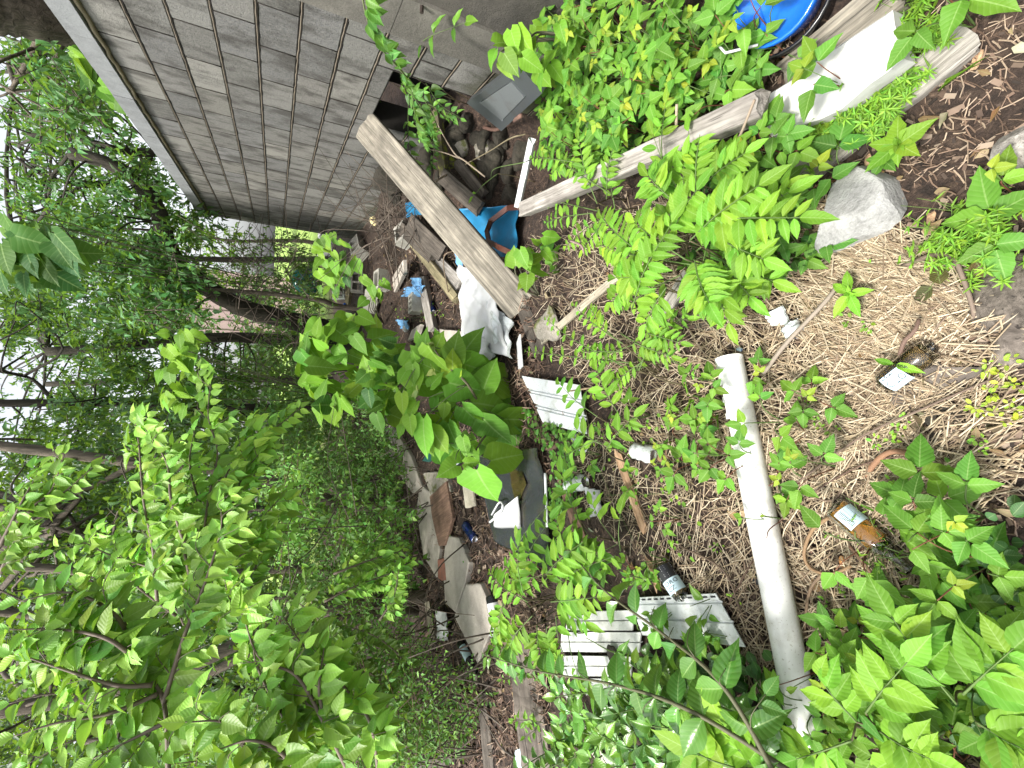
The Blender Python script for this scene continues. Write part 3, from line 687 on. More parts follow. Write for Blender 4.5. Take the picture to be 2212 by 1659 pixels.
panel('soffit_panel', 'white ribbed vinyl soffit piece lying just below the big heart leaved sapling', [(1127, 812), (1252, 832), (1268, 938), (1172, 912)], .004, [.3, .36, .64, .7], M['vinyl'], h=.05)
panel('vinyl_siding', 'white vinyl siding piece with a row of nail slots beside the dark bottle', [(1358, 1292), (1546, 1282), (1610, 1398), (1388, 1372)], .004, [.17, .55], M['vinyl'], slots=True, h=.045, amp=.008)
for i, (P, l) in enumerate([([(1228, 1322), (1368, 1318), (1366, 1362), (1222, 1361)], 'white mossy siding strip nearest the siding with nail slots'), ([(1213, 1366), (1384, 1366), (1380, 1410), (1210, 1408)], 'white mossy siding strip second down, with a clump of soil on its edge'),
     ([(1208, 1417), (1365, 1419), (1362, 1462), (1214, 1461)], 'white mossy siding strip third down the leafy pile'), ([(1262, 1466), (1348, 1466), (1346, 1500), (1266, 1502)], 'short white siding strip lowest in the pile beside the wrinkled bush')]):
    panel('vinyl_strip', l, P, .006, [.5] if i < 3 else [], plain_material('dirty_vinyl', (.56, .57, .56), .5, 0, (.2, .2, .16), .8, 6), group='white siding strips lying in a row', h=.04)
lump('soil_clump', 'dark clump of soil spilled on the white siding strips', 'soil', at(1322, 1412, .055), .045, .035, .018, M['bark_dark'], 4, .5)
# pvc pipe
def pipe():
    a, b = at(1574, 772, .048), at(1742, 1598, .048); r = thing('drain_pipe', 'long white plastic drain pipe with a broken ragged edge lying on straw', 'pipe', (a+b)/2)
    d = nz(b-a); R = axes(b-a, V(0, 0, 1)); x, y = R[:, 0], R[:, 1]; n = 22; v, f, idx = [], [], {}; segs = 60
    for s_, rr in ((0, .0445), (1, .041)):
        for i in range(segs+1):
            for k in range(n):
                th = 2*math.pi*k/n; w_ = (1+.012*math.sin(5*i/segs))
                v.append(a+(b-a)*i/segs+(x*math.cos(th)+y*math.sin(th))*rr*w_)
    tot = (segs+1)*n; gone = set()
    side = 1 if x@V(.3, 1, 0) > 0 else -1
    for i in range(segs):
        for k in range(n):
            th = 2*math.pi*(k+.5)/n; cth = math.cos(th)*side; u_ = i/segs
            # the side away from the camera is torn open near the top end
            if .02 < u_ < .33 and math.sin(th) > -.3 and cth > .72-.55*abs(math.sin(i*1.9+.4*k))*(1-abs(u_-.17)/.17): gone.add((i, k))
    for i in range(segs):
        for k in range(n):
            if (i, k) in gone: continue
            k2 = (k+1) % n; q = (i*n+k, i*n+k2, (i+1)*n+k2, (i+1)*n+k); f.append(q); f.append(tuple(tot+c for c in reversed(q)))
    for i in (0, segs):
        for k in range(n): f.append((i*n+k, i*n+(k+1) % n, tot+i*n+(k+1) % n, tot+i*n+k))
    mesh_obj('pipe_wall', v, f, M['pvc'], r, True)
    e = MB(); e.tube([a+d*.11+y*.0446+x*.012*k for k in (-2, -1, 0, 1)], .0012, 4, (.3, .25, .2)); e.build('dirt_line', M['stem'], r, True)
    # pulled fibres along the tear
pipe()
def bottle(name, label, X0, Y0, X1, Y1, h, rad, glass, liquid=None, lab=None, labr=(.25, .55), neck=.35, cap=None, text=None, labspan=(-60, 60), text_m='ink'):
    a, b = at(X0, Y0, h), at(X1, Y1, h); L = np.linalg.norm(b-a); d = nz(b-a); r = thing(name, label, 'bottle', (a+b)/2)
    pr = [(0, rad*.25), (.004, rad*.8), (.012, rad), (L*(1-neck)-.02, rad), (L*(1-neck)+.01, rad*.82), (L*(1-neck*.72), rad*.42), (L*.93, rad*.34), (L*.935, rad*.42), (L*.975, rad*.42), (L, rad*.40)]
    inn = [(z, max(.001, q-.0025)) for z, q in reversed(pr)]; inn[-1] = (.006, .001)
    s = MB(); s.lathe(pr+inn, a, d, 24); s.build('glass', glass, r, True)
    R = axes(d, nz(tocam(a)+V(0, 0, .2))); x, y = R[:, 0], R[:, 1]
    if liquid:
        q = MB(); n = 16; v = []
        for z in (.008, L*(1-neck)-.01):
            for k in range(n):
                th = 2*math.pi*k/n; p = a+d*z+(x*math.cos(th)+y*math.sin(th))*(rad-.004); top = a[2]-rad*.05
                v.append(V(p[0], p[1], min(p[2], top)))
        q.add(v, [tuple(range(n-1, -1, -1)), tuple(n+k for k in range(n))]+[(k, (k+1) % n, n+(k+1) % n, n+k) for k in range(n)]); q.build('liquid', liquid, r)
    if lab:
        q = MB(); v = []; n = 14; t0, t1 = map(math.radians, labspan)
        for rr in (rad+.0006, rad+.0001):
            for z in (L*labr[0], L*labr[1]):
                for k in range(n+1):
                    th = math.pi/2+t0+(t1-t0)*k/n; v.append(a+d*z+(x*math.cos(th)+y*math.sin(th))*rr)
        k1 = n+1; q.add(v, [(k, k+1, k1+k+1, k1+k) for k in range(n)]+[(2*k1+k, 3*k1+k, 3*k1+k+1, 2*k1+k+1) for k in range(n)]); lb = q.build('label', lab, r)
        if text:
            def surf(z, th, e=.0011): return a+d*z+(x*math.cos(th)+y*math.sin(th))*(rad+e)
            tv, tf = text_mesh(text); mb = MB(); wmx = max(p[0] for p in tv); hmx = max(p[1] for p in tv); hmn = min(p[1] for p in tv)
            zr0, zr1 = L*(labr[0]+.02), L*(labr[1]-.02); span = math.radians((labspan[1]-labspan[0])*.8)
            v = [surf(zr1-(zr1-zr0)*(p[1]-hmn)/(hmx-hmn), math.pi/2+span*(p[0]/wmx-.5)*-1) for p in tv] if text_dir.get(name, 0) else [surf(zr0+(zr1-zr0)*p[0]/wmx, math.pi/2+span*((p[1]-hmn)/(hmx-hmn)-.5)) for p in tv]
            mb.add(v, tf); mb.build('lettering', M[text_m], r)
    if cap:
        q = MB(); q.lathe([(0, .001), (0, rad*.45), (.02, rad*.45), (.02, .001)], a+d*(L-.012), d, 16); q.build('cap', cap, r, True)
    return r
text_dir = {}
def text_mesh(s):
    c = bpy.data.curves.new('t', 'FONT'); c.body = s; c.size = 1; c.resolution_u = 2; o = bpy.data.objects.new('t', c); col.objects.link(o)
    bpy.context.view_layer.update(); dg = bpy.context.evaluated_depsgraph_get(); me = o.evaluated_get(dg).to_mesh()
    v = [tuple(p.co) for p in me.vertices]; f = [tuple(p.vertices) for p in me.polygons]; mx = min(p[0] for p in v); v = [(p[0]-mx, p[1], p[2]) for p in v]
    o.evaluated_get(dg).to_mesh_clear(); bpy.data.objects.remove(o); bpy.data.curves.remove(c); return v, f
bottle('amber_drink_bottle', 'clear bottle of amber drink with a pale blue back label lying by the vine loop', 1800, 1092, 1968, 1234, .04, .034, M['glass'], M['amber'], M['paper_blue'], (.12, .36), .36, text='||||||||||||\nIIIIIIIIIIII\n||||||||||', labspan=(-75, 30))
bottle('muddy_liquor_bottle', 'square shouldered clear bottle with brown liquid and white label behind the seedling', 1905, 832, 2018, 746, .032, .031, M['glass_dark'], M['murky'], M['paper_blue'], (.10, .46), .12, text='CITO\nEST 1', labspan=(-20, 75))
def dark_label():
    r = bottle('black_label_bottle', 'dark clear bottle with a black and white label resting on white siding', 1427, 1218, 1478, 1296, .05, .034, M['glass_dark'], M['murky'], M['ink'], (.1, .45), .12, text='III II\nIII III', labspan=(-80, 80), text_m='paper')
    a, b = at(1427, 1218, .05), at(1478, 1296, .05); L = np.linalg.norm(b-a); d = nz(b-a); R = axes(d, nz(tocam(a)+V(0, 0, .2))); x, y = R[:, 0], R[:, 1]; q = MB(); v = []; n = 14
    for z in (L*.46, L*.80):
        for k in range(n+1):
            th = math.pi/2+math.radians(-70+140*k/n); v.append(a+d*z+(x*math.cos(th)+y*math.sin(th))*.0355)
    q.add(v, [(k, k+1, n+2+k, n+1+k) for k in range(n)]); q.build('white_label', M['paper_blue'], r)
    tv, tf = text_mesh('ORO\nCZ'); wm = max(p[0] for p in tv); h0 = min(p[1] for p in tv); h1 = max(p[1] for p in tv); mb = MB()
    mb.add([a+d*(L*.5+L*.24*(1-(p[1]-h0)/(h1-h0)))+(x*math.cos(th)+y*math.sin(th))*.0362 for p in tv for th in [math.pi/2+math.radians(-45+90*(1-p[0]/wm))]], tf); mb.build('lettering', M['ink'], r)
dark_label()
bottle('dark_beer_bottle', 'small dark bottle with a pale label standing near the grey paving slabs', 1064, 1284, 1074, 1346, .035, .05, M['black'], None, M['paper'], (.3, .6), .3)
bottle('shaded_bottle', 'small dark bottle with a pale label under the shaded vines', 994, 1388, 1030, 1452, .03, .035, M['black'], None, M['paper_blue'], (.2, .6), .35)
bottle('clear_flask', 'empty clear glass bottle poking out beside the lower end of the pipe', 1738, 1560, 1770, 1462, .03, .026, M['glass'], None, None, neck=.3)
bottle('teal_bottle', 'teal green plastic bottle lying under the big heart leaves', 968, 1006, 1018, 960, .06, .06, M['teal'], None, M['paper'], (.4, .6), .2)
def crushed(name, label, X0, Y0, X1, Y1, h, rad, m, seed, cat='can', ends=None):
    a, b = at(X0, Y0, h), at(X1, Y1, h); r_ = random.Random(seed); L = np.linalg.norm(b-a); q = MB()
    pr = [(0, rad*.2), (.003, rad*.8), (.01, rad*.95), (L*.2, rad), (L*.3, rad*.85), (L*.4, rad), (L*.52, rad*.8), (L*.63, rad*.97), (L*.8, rad), (L-.008, rad*.93), (L, rad*.75)]
    q.lathe(pr, a, b-a, 18, None, .8); q.v = [tuple(np.array(p)+V(r_.gauss(0, rad*.07), r_.gauss(0, rad*.07), r_.gauss(0, rad*.07))) for p in q.v]
    root = thing(name, label, cat, (a+b)/2); q.build('can_body', m, root, True)
    e = MB(); d = nz(b-a); e.lathe([(L-.004, rad*.8), (L+.001, rad*.8), (L+.001, rad*.66), (L-.006, rad*.6), (L-.006, .001)], a, d, 18, None, .8); e.build('can_rim', ends or M['silver'], root, True)
crushed('blue_can', 'crushed dark blue can lying between the bark slabs', 1004, 1132, 1026, 1166, .03, .038, M['blue_can'], 1)
crushed('blue_white_can', 'blue can with its white open end towards the camera by the small post', 928, 654, 936, 676, .04, .045, M['blue_can'], 2, ends=M['paper'])
crushed('silver_can', 'crumpled silver can just under the tip of the soffit piece', 1240, 942, 1262, 972, .035, .033, M['silver'], 3)
crushed('crumpled_clear_bottle', 'crumpled clear plastic bottle half hidden in the straw by the reddish stick', 1366, 972, 1412, 984, .03, .036, M['clear_plastic'], 4, 'plastic bottle')
crushed('flattened_bottle', 'flattened clear plastic bottle beside the round leaf clump', 1224, 1052, 1264, 1040, .03, .04, M['clear_plastic'], 5, 'plastic bottle')
crushed('plastic_cup', 'clouded clear plastic cup under the sapling next to the dead stick', 1704, 700, 1722, 722, .025, .03, M['clear_plastic'], 6, 'cup')
sheet('plastic_scrap', 'clear crumpled plastic scrap lodged by the dead stick', 'plastic scrap', [at(1650, 680, .03), at(1690, 660, .05), at(1705, 700, .02), at(1665, 705, .02)], M['clear_plastic'], amp=.008, n=8)
# black sheet with pooled water
sheet('black_plastic_film', 'wet crumpled black plastic sheet holding dirty water', 'plastic sheet', [at(1030, 985, .04), at(1172, 968, .05), at(1196, 1236, .05), at(1068, 1168, .10)], M['black_sheet'], .003, 26, .035, 3, 4)
def curve_tube(name, label, cat, pts, r, m, n=8, tint=None, group=None):
    q = MB(); C = curve(pts, 5); q.tube(C, np.linspace(r, r*.75, len(C)), n, tint, .12); o = q.build(name, m, None, True, None, (C[0]+C[-1])/2); tag(o, label, cat, group); return o
slab('dirty_water', 'brown dirty water pooled in the folds of the black plastic sheet', 'puddle', [(1098, 1004), (1122, 1000), (1136, 1046), (1122, 1082), (1100, 1078), (1104, 1040)], .075, .004, plain_material('dirty_water', (.045, .035, .012), .08, 0, (.09, .07, .02), .6, 14, .002, .6))
bpy.data.objects['dirty_water']['kind'] = 'stuff'
curve_tube('white_rod', 'thin white plastic rod along the right edge of the black sheet', 'rod', [at(1178, 1022, .07), at(1180, 1080, .07), at(1182, 1138, .07)], .009, M['vinyl'])
sheet('white_flap', 'white torn triangle of plastic lying on the black sheet', 'plastic flap', [at(1066, 1112, .12), at(1118, 1072, .10), at(1124, 1142, .10), at(1066, 1140, .11)], M['white_sheet'], .004, 6, .006, 2, 3)
curve_tube('curled_band', 'curled white and black plastic band at the end of the black sheet', 'band', [at(1058, 1128, .12), at(1080, 1108, .13), at(1086, 1090, .13), at(1078, 1086, .12), at(1062, 1112, .1)], .008, M['white_sheet'])
slab('cream_tile', 'cream coloured square tile half under the lowest heart leaf', 'tile', [(998, 1045), (1018, 1042), (1024, 1094), (1004, 1098)], .05, .02, M['dirty_tile'])
slab('dark_teal_panel', 'dark teal plastic panel lying at the edge of the heart leaves', 'plastic panel', [(912, 996), (934, 962), (952, 966), (928, 998)], .06, .01, plain_material('dark_teal', (.01, .09, .08), .5, 0, (.05, .08, .07)))
# tarps
sheet('white_tarp', 'crumpled white plastic sheet spread beside the leaning plank', 'sheet', [at(992, 572, .15), at(1062, 596, .12), at(1100, 770, .08), at(1000, 735, .07)], M['white_sheet'], .003, 34, .030, 5, 7)
sheet('white_tarp_tail', 'torn white sheet strip trailing under the heart leaves', 'sheet', [at(1002, 720, .08), at(1062, 735, .08), at(1072, 800, .1), at(1012, 805, .1)], M['white_sheet'], .003, 16, .05, 9, 5)
sheet('grey_white_bag', 'torn grey and white bag beside the lower end of the plank', 'bag', [at(1052, 650, .1), at(1100, 690, .08), at(1108, 775, .08), at(1062, 740, .09)], M['clear_plastic'], .004, 14, .05, 12, 4)
sheet('blue_tarp', 'bright blue tarpaulin showing under the leaning plank', 'tarp', [at(985, 452, .07), at(1118, 442, .08), at(1116, 550, .06), at(1010, 570, .05)], M['blue_tarp'], .003, 24, .03, 6, 5)
sheet('blue_tarp_corner', 'corner of blue tarpaulin poking out between the boards and the block wall', 'tarp', [at(876, 438, .1), at(906, 432, .12), at(916, 462, .12), at(880, 468, .08)], M['blue_tarp'], .003, 10, .03, 8, 4)
sheet('blue_tarp_edge', 'faded blue strip of tarpaulin beside the top of the white sheet', 'tarp', [at(982, 548, .08), at(998, 552, .1), at(1004, 585, .1), at(990, 578, .08)], M['blue_cloth'], .003, 8, .02, 18, 4)
def bracket():
    pts = [at(1122, 447, .17), at(1096, 450, .17), at(1060, 478, .18), at(1052, 500, .18), at(1056, 522, .18), at(1078, 534, .17), at(1116, 552, .15)]
    q = MB(); C = pts; n = V(-.2, -.6, .8)
    for a, b in zip(C[:-1], C[1:]):
        d = nz(b-a); s = nz(np.cross(d, n)); u_ = np.cross(s, d); q.box((a+b)/2, d*(np.linalg.norm(b-a)/2+.006), s*.017, u_*.008)
    o = q.build('metal_bracket', M['brown_metal'], None, False, None, pts[3]); tag(o, 'curved dark brown metal strap lying over the blue tarpaulin', 'metal strap')
bracket()
sheet('blue_cloth', 'faded blue cloth rag draped by the ribbed block', 'rag', [at(868, 640, .08), at(878, 620, .12), at(912, 618, .14), at(908, 642, .1)], M['blue_cloth'], .012, 14, .05, 4, 5)
sheet('blue_cloth_end', 'small end of faded blue cloth wound round the post top', 'rag', [at(888, 600, .1), at(905, 600, .16), at(910, 622, .12), at(892, 618, .1)], M['blue_cloth'], .012, 10, .04, 14, 5)
sheet('blue_shreds', 'pale blue plastic shreds lying beside the white foam cup', 'plastic scrap', [at(858, 690, .06), at(880, 692, .08), at(884, 712, .08), at(866, 710, .05)], M['blue_cloth'], .006, 8, .03, 24, 5)
lump('white_foam_cup', 'white crushed foam cup lying behind the heart leaves', 'foam cup', at(878, 708, .06), .05, .06, .05, M['styro'], 31, .3)
# cinder blocks
def cinder(name, label, X, Y, h, yaw, roll=0, size=(.4, .2, .2), holes=2, m='cmu', group='loose grey blocks in the far rubble'):
    c = at(X, Y, h); R = Matrix.Rotation(math.radians(yaw), 3, 'Z') @ Matrix.Rotation(math.radians(roll), 3, 'X'); R = np.array(R)
    hx, hy, hz = size[0]/2, size[1]/2, size[2]/2; q = MB(); w_ = .03; ex, ey, ez = R[:, 0], R[:, 1], R[:, 2]
    def bx(x0, x1, y0, y1): q.box(c+ex*(x0+x1)/2+ey*(y0+y1)/2, ex*(x1-x0)/2, ey*(y1-y0)/2, ez*hz)
    bx(-hx, hx, -hy, -hy+w_); bx(-hx, hx, hy-w_, hy); n = holes+1
    for i in range(n):
        x = -hx+w_/2+(2*hx-w_)*i/holes; bx(x-w_/2, x+w_/2, -hy+w_, hy-w_)
    q.box(c-ez*(hz-.02), ex*(hx-w_), ey*(hy-w_), ez*.008)
    o = q.build(name, M[m], None, False, None, c); tag(o, label, 'cinder block', group)
cinder('cinder_block', 'hollow grey cinder block tilted on the rubble nearest the foot of the block wall', 776, 536, .1, 55, 30)
cinder('cinder_block', 'hollow cinder block lying with its holes towards the camera by the window frame', 772, 602, .1, 5, 78, (.46, .2, .2), 3)
cinder('cinder_block', 'grey block with a crack, on the litter below the hollow block', 826, 606, .09, 10, 8, (.26, .2, .18), 1)
cinder('cinder_block', 'pale split block lying just above the second heart leaved clump', 806, 648, .1, -25, -30, (.34, .2, .2), 2)
cinder('cinder_block', 'small block piece with yellow moss at the end of the dark board', 874, 508, .12, 30, 20, (.2, .16, .14), 1)
cinder('cinder_block', 'ribbed block piece under the blue rag', 900, 656, .06, 12, 0, (.2, .16, .14), 3)
slab('leaning_slab', 'flat concrete slab leaning in the rubble below the cracked block', 'slab', None, 0, .04, M['slab'], pts=[at(868, 562, .22), at(874, 590, .2), at(850, 632, .06), at(848, 600, .06)])
board('dark_board', 'dark damp board lying lengthwise beside the leaning plank, nearer the wall', 'board', at(882, 478, .17), at(952, 546, .17), .15, .05, M['dark_wood'])
board('dark_board', 'dark damp board with white scratches, second from the leaning plank', 'board', at(862, 490, .15), at(932, 556, .15), .12, .05, M['dark_wood'])
board('mossy_board', 'long yellowish mossy board slanting towards the white sheet', 'board', at(888, 522, .12), at(982, 644, .12), .085, .05, M['yellow_wood'])
board('grey_board', 'pale grey board scrap tucked behind the yellowish board', 'board', at(938, 560, .1), at(990, 612, .08), .12, .03, M['grey_wood'])
board('small_post', 'grey split post lying beside the blue can', 'post', at(908, 598, .1), at(930, 712, .08), .09, .07, M['grey_wood'])
slab('concrete_scrap', 'flat grey concrete piece left of the white sheet', 'slab', [(948, 710), (1004, 716), (1010, 752), (952, 762)], .06, .06, M['slab'])
slab('concrete_scrap', 'small tilted concrete piece behind the heart leaves by the white cup', 'slab', None, 0, .04, M['slab'], pts=[at(880, 735, .05), at(890, 712, .05), at(908, 700, .14), at(898, 728, .14)])
slab('cardboard_scrap', 'folded pale grey card edge between the white sheet and the bag', 'card', None, 0, .01, M['paper'], pts=[at(1116, 740, .03), at(1120, 722, .1), at(1128, 792, .08), at(1118, 800, .02)])
# boards in the hollow
board('hollow_board', 'dark brown board in the hollow between the leaning plank and the beam', 'board', at(952, 378, .2), at(1036, 452, .16), .12, .05, M['dark_wood'])
board('hollow_board', 'mottled brown board deep in the hollow beneath the bare forked branch', 'board', at(986, 350, .12), at(1040, 420, .14), .09, .05, M['dark_wood'])
board('mossy_log', 'thin log covered in yellow green moss standing across the dark hollow', 'log', at(936, 236, .28), at(958, 392, .12), .07, .06, M['moss_log'], None, seg=14)
for i, (X, Y, s, l) in enumerate([(1045, 325, .09, 'mossy dark stone deep in the hollow under the brown branch'), (1022, 372, .08, 'round dark stone in the hollow by the mottled board'), (1000, 320, .07, 'dark upright stone in the hollow right of the mossy log'), (975, 350, .06, 'small wet stone in the hollow below the mossy log')]):
    lump('hollow_stone', l, 'stone', at(X, Y, .02), s, s*.8, s, M['moss_log'] if i % 2 else M['rubble'], 40+i, group='dark stones in the hollow')
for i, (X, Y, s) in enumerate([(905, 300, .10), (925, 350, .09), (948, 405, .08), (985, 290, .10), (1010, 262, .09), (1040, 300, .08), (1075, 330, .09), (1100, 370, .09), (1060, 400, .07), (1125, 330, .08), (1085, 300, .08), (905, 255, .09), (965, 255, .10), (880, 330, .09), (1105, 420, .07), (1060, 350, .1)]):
    lump('hollow_filler', 'near black lump added to darken the shaded hollow by the wall', 'rotten wood', at(X, Y, .0), s*1.3, s*1.1, s*.8, M['bark_dark'], 120+i, .9, i % 2 == 0, group='dark filler lumps in the hollow')  # dark lumps added to put the hollow's shade into colour
def dead_leaves():
    L = Leaves()
    for poly, n in ((NEARALL, 230), (MIDD, 380)):
        for X, Y in samp(poly, n):
            b = at(X, Y, random.uniform(.004, .02)); a = random.uniform(0, 6.28); s = random.uniform(.018, .05); L.add(random.choice(('ivy', 'ovate', 'small')), b, b+V(math.cos(a), math.sin(a), random.uniform(-.1, .35))*s, rn(1, .1, .5, b), random.choice(((.20, .12, .07), (.32, .22, .13), (.11, .07, .045), (.42, .33, .22))), None)
    o = L.build('dead_leaves', M['leaf_dull'], None); tag(o, 'curled brown dead leaves scattered through the litter', 'dead leaves', None, 'stuff')
dead_leaves()
lump('rotten_wood_knot', 'dark rotten wood knot crumbling off at the foot of the wall', 'rotten wood', at(868, 300, .22), .10, .10, .12, M['bark_dark'], 51, .8)
lump('rotten_wood_heap', 'heap of rotten bark piled against the wall behind the leaning plank', 'rotten wood', at(845, 400, .05), .2, .3, .14, M['bark_dark'], 52, .9)
lump('yellow_foam_scrap', 'crumbly yellow scrap on the rotten bark at the wall', 'foam scrap', at(806, 476, .16), .05, .07, .05, M['fungus'], 53, .8)
# galvanised box
def metal_box():
    P = [onwall(1013, 215, 1.44), onwall(1088, 276, 1.30), at(1150, 232, .30), at(1128, 128, .34)]
    r = thing('metal_box', 'dull grey galvanised metal box lid lying in the hollow by the wall', 'metal box', np.mean(P, 0))
    c = np.mean(P, 0); n = nz(np.cross(P[1]-P[0], P[3]-P[0])); n = n if n@tocam(c) > 0 else -n; P = [p-n*((p-c)@n) for p in P]
    def ring(P, s0, s1, z0, z1, name, m):
        q = MB(); v = [c+(p-c)*s0+n*z0 for p in P]+[c+(p-c)*s1+n*z1 for p in P]; q.add(v, [(i, (i+1) % 4, 4+(i+1) % 4, 4+i) for i in range(4)]); return q
    q = MB()
    for a, b, z0, z1 in ((1, .62, 0, 0), (.62, .60, 0, -.012), (1, .98, 0, -.05)):
        k = ring(P, a, b, z0, z1, '', 0); q.add(k.v, k.f)
    q.build('frame', M['galv'], r)
    q = MB(); v = [c+(p-c)*.59+n*.004 for p in P]; q.add(v+[x_-n*.03 for x_ in v], [(0, 1, 2, 3)]+[(i, (i+1) % 4, 4+(i+1) % 4, 4+i) for i in range(4)]); q.build('cover_plate', plain_material('galvanised_cover', (.26, .285, .30), .4, .6, (.15, .13, .11), .5, 9), r)
metal_box()
# blue tub
def tub():
    c = at(1672, -8, .10); r = thing('blue_tub', 'shiny blue plastic tub in a black rim at the right among the ivy', 'tub', c)
    q = MB(); ax_ = nz(V(-.25, -.15, 1)); q.lathe([(-.1, .09), (-.02, .118), (0, .122), (.006, .118), (-.01, .105), (-.03, .06), (-.035, .001)], c, ax_, 30); q.build('tub_body', M['blue_plastic'], r, True)
    q = MB(); q.lathe([(-.13, .12), (-.03, .136), (-.02, .146), (-.032, .148), (-.05, .143), (-.14, .13)], c, ax_, 30); q.build('black_rim', M['black'], r, True)
    q = MB(); s = c+ax_*.004; q.tube([s+V(-.115, .03, 0), s+V(-.12, .1, .05), s+V(-.06, .15, .05)], .004, 6); q.build('handle', M['white_sheet'], r, True)
tub()
slab('white_cup_edge', 'torn white paper bit tucked at the edge of the blue tub', 'paper', [(1566, 8), (1586, -12), (1586, 22), (1578, 28)], .12, .003, M['paper'])
curve_tube('black_hose', 'black rubber hose lying against the wall behind the ivy', 'hose', [onwall(1275, 60, 1.42), onwall(1310, 20, 1.42), onwall(1330, -10, 1.42)], .02, M['black'])
board('channel_strip', 'narrow white plastic channel strip ending on the silver beam', 'plastic strip', at(1116, 446, .19), at(1146, 306, .2), .035, .02, M['vinyl'], V(-.3, -.5, .8))
# paving slabs at left
slab('paving_slab', 'long narrow grey slab at the dark edge of the undergrowth', 'slab', [(796, 900), (838, 905), (890, 985), (914, 1058), (888, 1066), (846, 1000)], .03, .04, M['slab'], group='grey paving slabs')
slab('paving_slab', 'grey slab with a sharp lower end lying beside the bark slab', 'slab', [(905, 1046), (936, 1070), (948, 1186), (944, 1250), (914, 1204), (900, 1100)], .04, .045, M['slab'], group='grey paving slabs')
slab('paving_slab', 'cracked grey slab beside the red brick', 'slab', [(964, 1156), (990, 1162), (1012, 1215), (1005, 1256), (984, 1324), (960, 1304), (956, 1220)], .045, .045, M['slab'], group='grey paving slabs')
slab('paving_slab', 'large pointed grey slab, lowest of the row and nearest the dark bottle', 'slab', [(980, 1332), (1006, 1262), (1036, 1262), (1066, 1326), (1052, 1376), (1032, 1436)], .05, .05, M['slab'], group='grey paving slabs')
slab('paving_slab', 'small grey slab piece half covered by twigs above the bark slab', 'slab', [(912, 1022), (962, 1018), (972, 1062), (934, 1080)], .04, .04, M['rubble'], group='grey paving slabs')
slab('bark_slab', 'flat slab of reddish brown bark between the grey slabs', 'bark', [(928, 1072), (962, 1040), (976, 1120), (962, 1178), (946, 1180), (932, 1120)], .06, .03, M['red_wood'])
slab('red_brick', 'old red brick lying between two grey slabs', 'brick', [(944, 1208), (958, 1206), (962, 1254), (946, 1256)], .055, .05, M['brick'])
board('tan_stick', 'pale cream board scrap at the foot of the multi stemmed trees', 'board', at(922, 1302, .05), at(935, 1388, .05), .06, .03, M['tan_wood'])
sheet('white_carton', 'crushed white and grey paper carton by the tree foot', 'carton', [at(938, 1318, .05), at(962, 1324, .1), at(964, 1384, .06), at(942, 1384, .04)], M['paper'], .006, 10, .03, 44, 5)
sheet('grey_bag_scrap', 'grey shredded plastic scrap right below the dark beer bottle', 'plastic scrap', [at(1048, 1330, .03), at(1072, 1338, .05), at(1070, 1378, .04), at(1044, 1374, .03)], M['clear_plastic'], .004, 10, .02, 45, 5)
board('mossy_stub', 'short brown mossy wood stub beside the grey scrap', 'wood', at(1076, 1300, .03), at(1082, 1378, .03), .06, .05, M['yellow_wood'])
board('rotten_log', 'thick grey rotten log lying across the bottom of the leafy slope', 'log', at(1120, 1370, .04), at(1162, 1690, .06), .20, .14, M['log'], None, seg=20, rag=.02)
board('orange_wood', 'bright orange brown split wood along the rotten log', 'wood', at(1182, 1388, .05), at(1200, 1470, .05), .05, .04, M['red_wood'], rag=.012)
board('bottom_plank', 'dark plank sticking in from the lower left corner', 'plank', at(960, 1640, .05), at(900, 1662, .08), .08, .05, M['dark_wood'])
board('dark_plank_edge', 'long mossy plank at the left under the shaded shrubs', 'plank', at(1042, 1500, .03), at(1056, 1670, .03), .09, .05, M['dark_wood'])
sheet('pale_blue_scrap', 'pale blue paper scrap at the far lower left of the slope', 'paper', [at(1112, 1622, .06), at(1140, 1610, .08), at(1146, 1664, .06), at(1116, 1668, .05)], M['paper_blue'], .004, 8, .03, 47, 5)
sheet('torn_white_wrap', 'torn white plastic wrap between the two split sticks', 'plastic scrap', [at(1262, 1052, .04), at(1290, 1060, .07), at(1296, 1112, .04), at(1274, 1118, .03)], M['white_sheet'], .004, 9, .03, 48, 5)
board('split_stick', 'pale orange split stick pointing down the slope from the big weeds', 'stick', at(1334, 982, .03), at(1388, 1138, .02), .035, .02, M['splinter'], rag=.012)
board('split_stick', 'weathered split board with knots near the torn white wrap', 'stick', at(1215, 1040, .02), at(1262, 1190, .02), .06, .03, M['red_wood'], rag=.01)
board('split_stick', 'short pale stick lying beside the black label bottle', 'stick', at(1402, 1212, .02), at(1420, 1268, .02), .025, .015, M['splinter'], rag=.01)
board('bark_block', 'dark cracked bark chunk under the muddy bottle', 'bark', at(1930, 880, .01), at(2062, 800, .02), .07, .04, M['log'], rag=.02, seg=14)
lump('old_log', 'dark brown log end at the right edge of the bare soil', 'log', at(2200, 655, -.01), .12, .10, .05, M['dark_wood'], 61, .5, True, sub=4)
lump('log_piece', 'small grey log piece below the old log end', 'log', at(2195, 735, .0), .05, .05, .03, M['log'], 62, .35, False)
lump('grey_bark_chunk', 'silver grey shredded bark chunk at the upper right corner of the soil', 'bark', at(2195, 330, .01), .06, .05, .035, M['grey_wood'], 63, .4)
for i, (X, Y, s, l) in enumerate([(2050, 655, .022, 'black charred chunk'), (2040, 880, .025, 'dark bark chunk in the straw below the muddy bottle'), (2010, 900, .02, 'black soil chunk beside the dark bark chunk'), (1665, 1240, .0, '')]):
    if s: lump('soil_chunk', l+' on bare soil near the camera' if i == 0 else l, 'chunk', at(X, Y, .006), s*1.3, s, s*.5, M['bark_dark'], 70+i, .5)
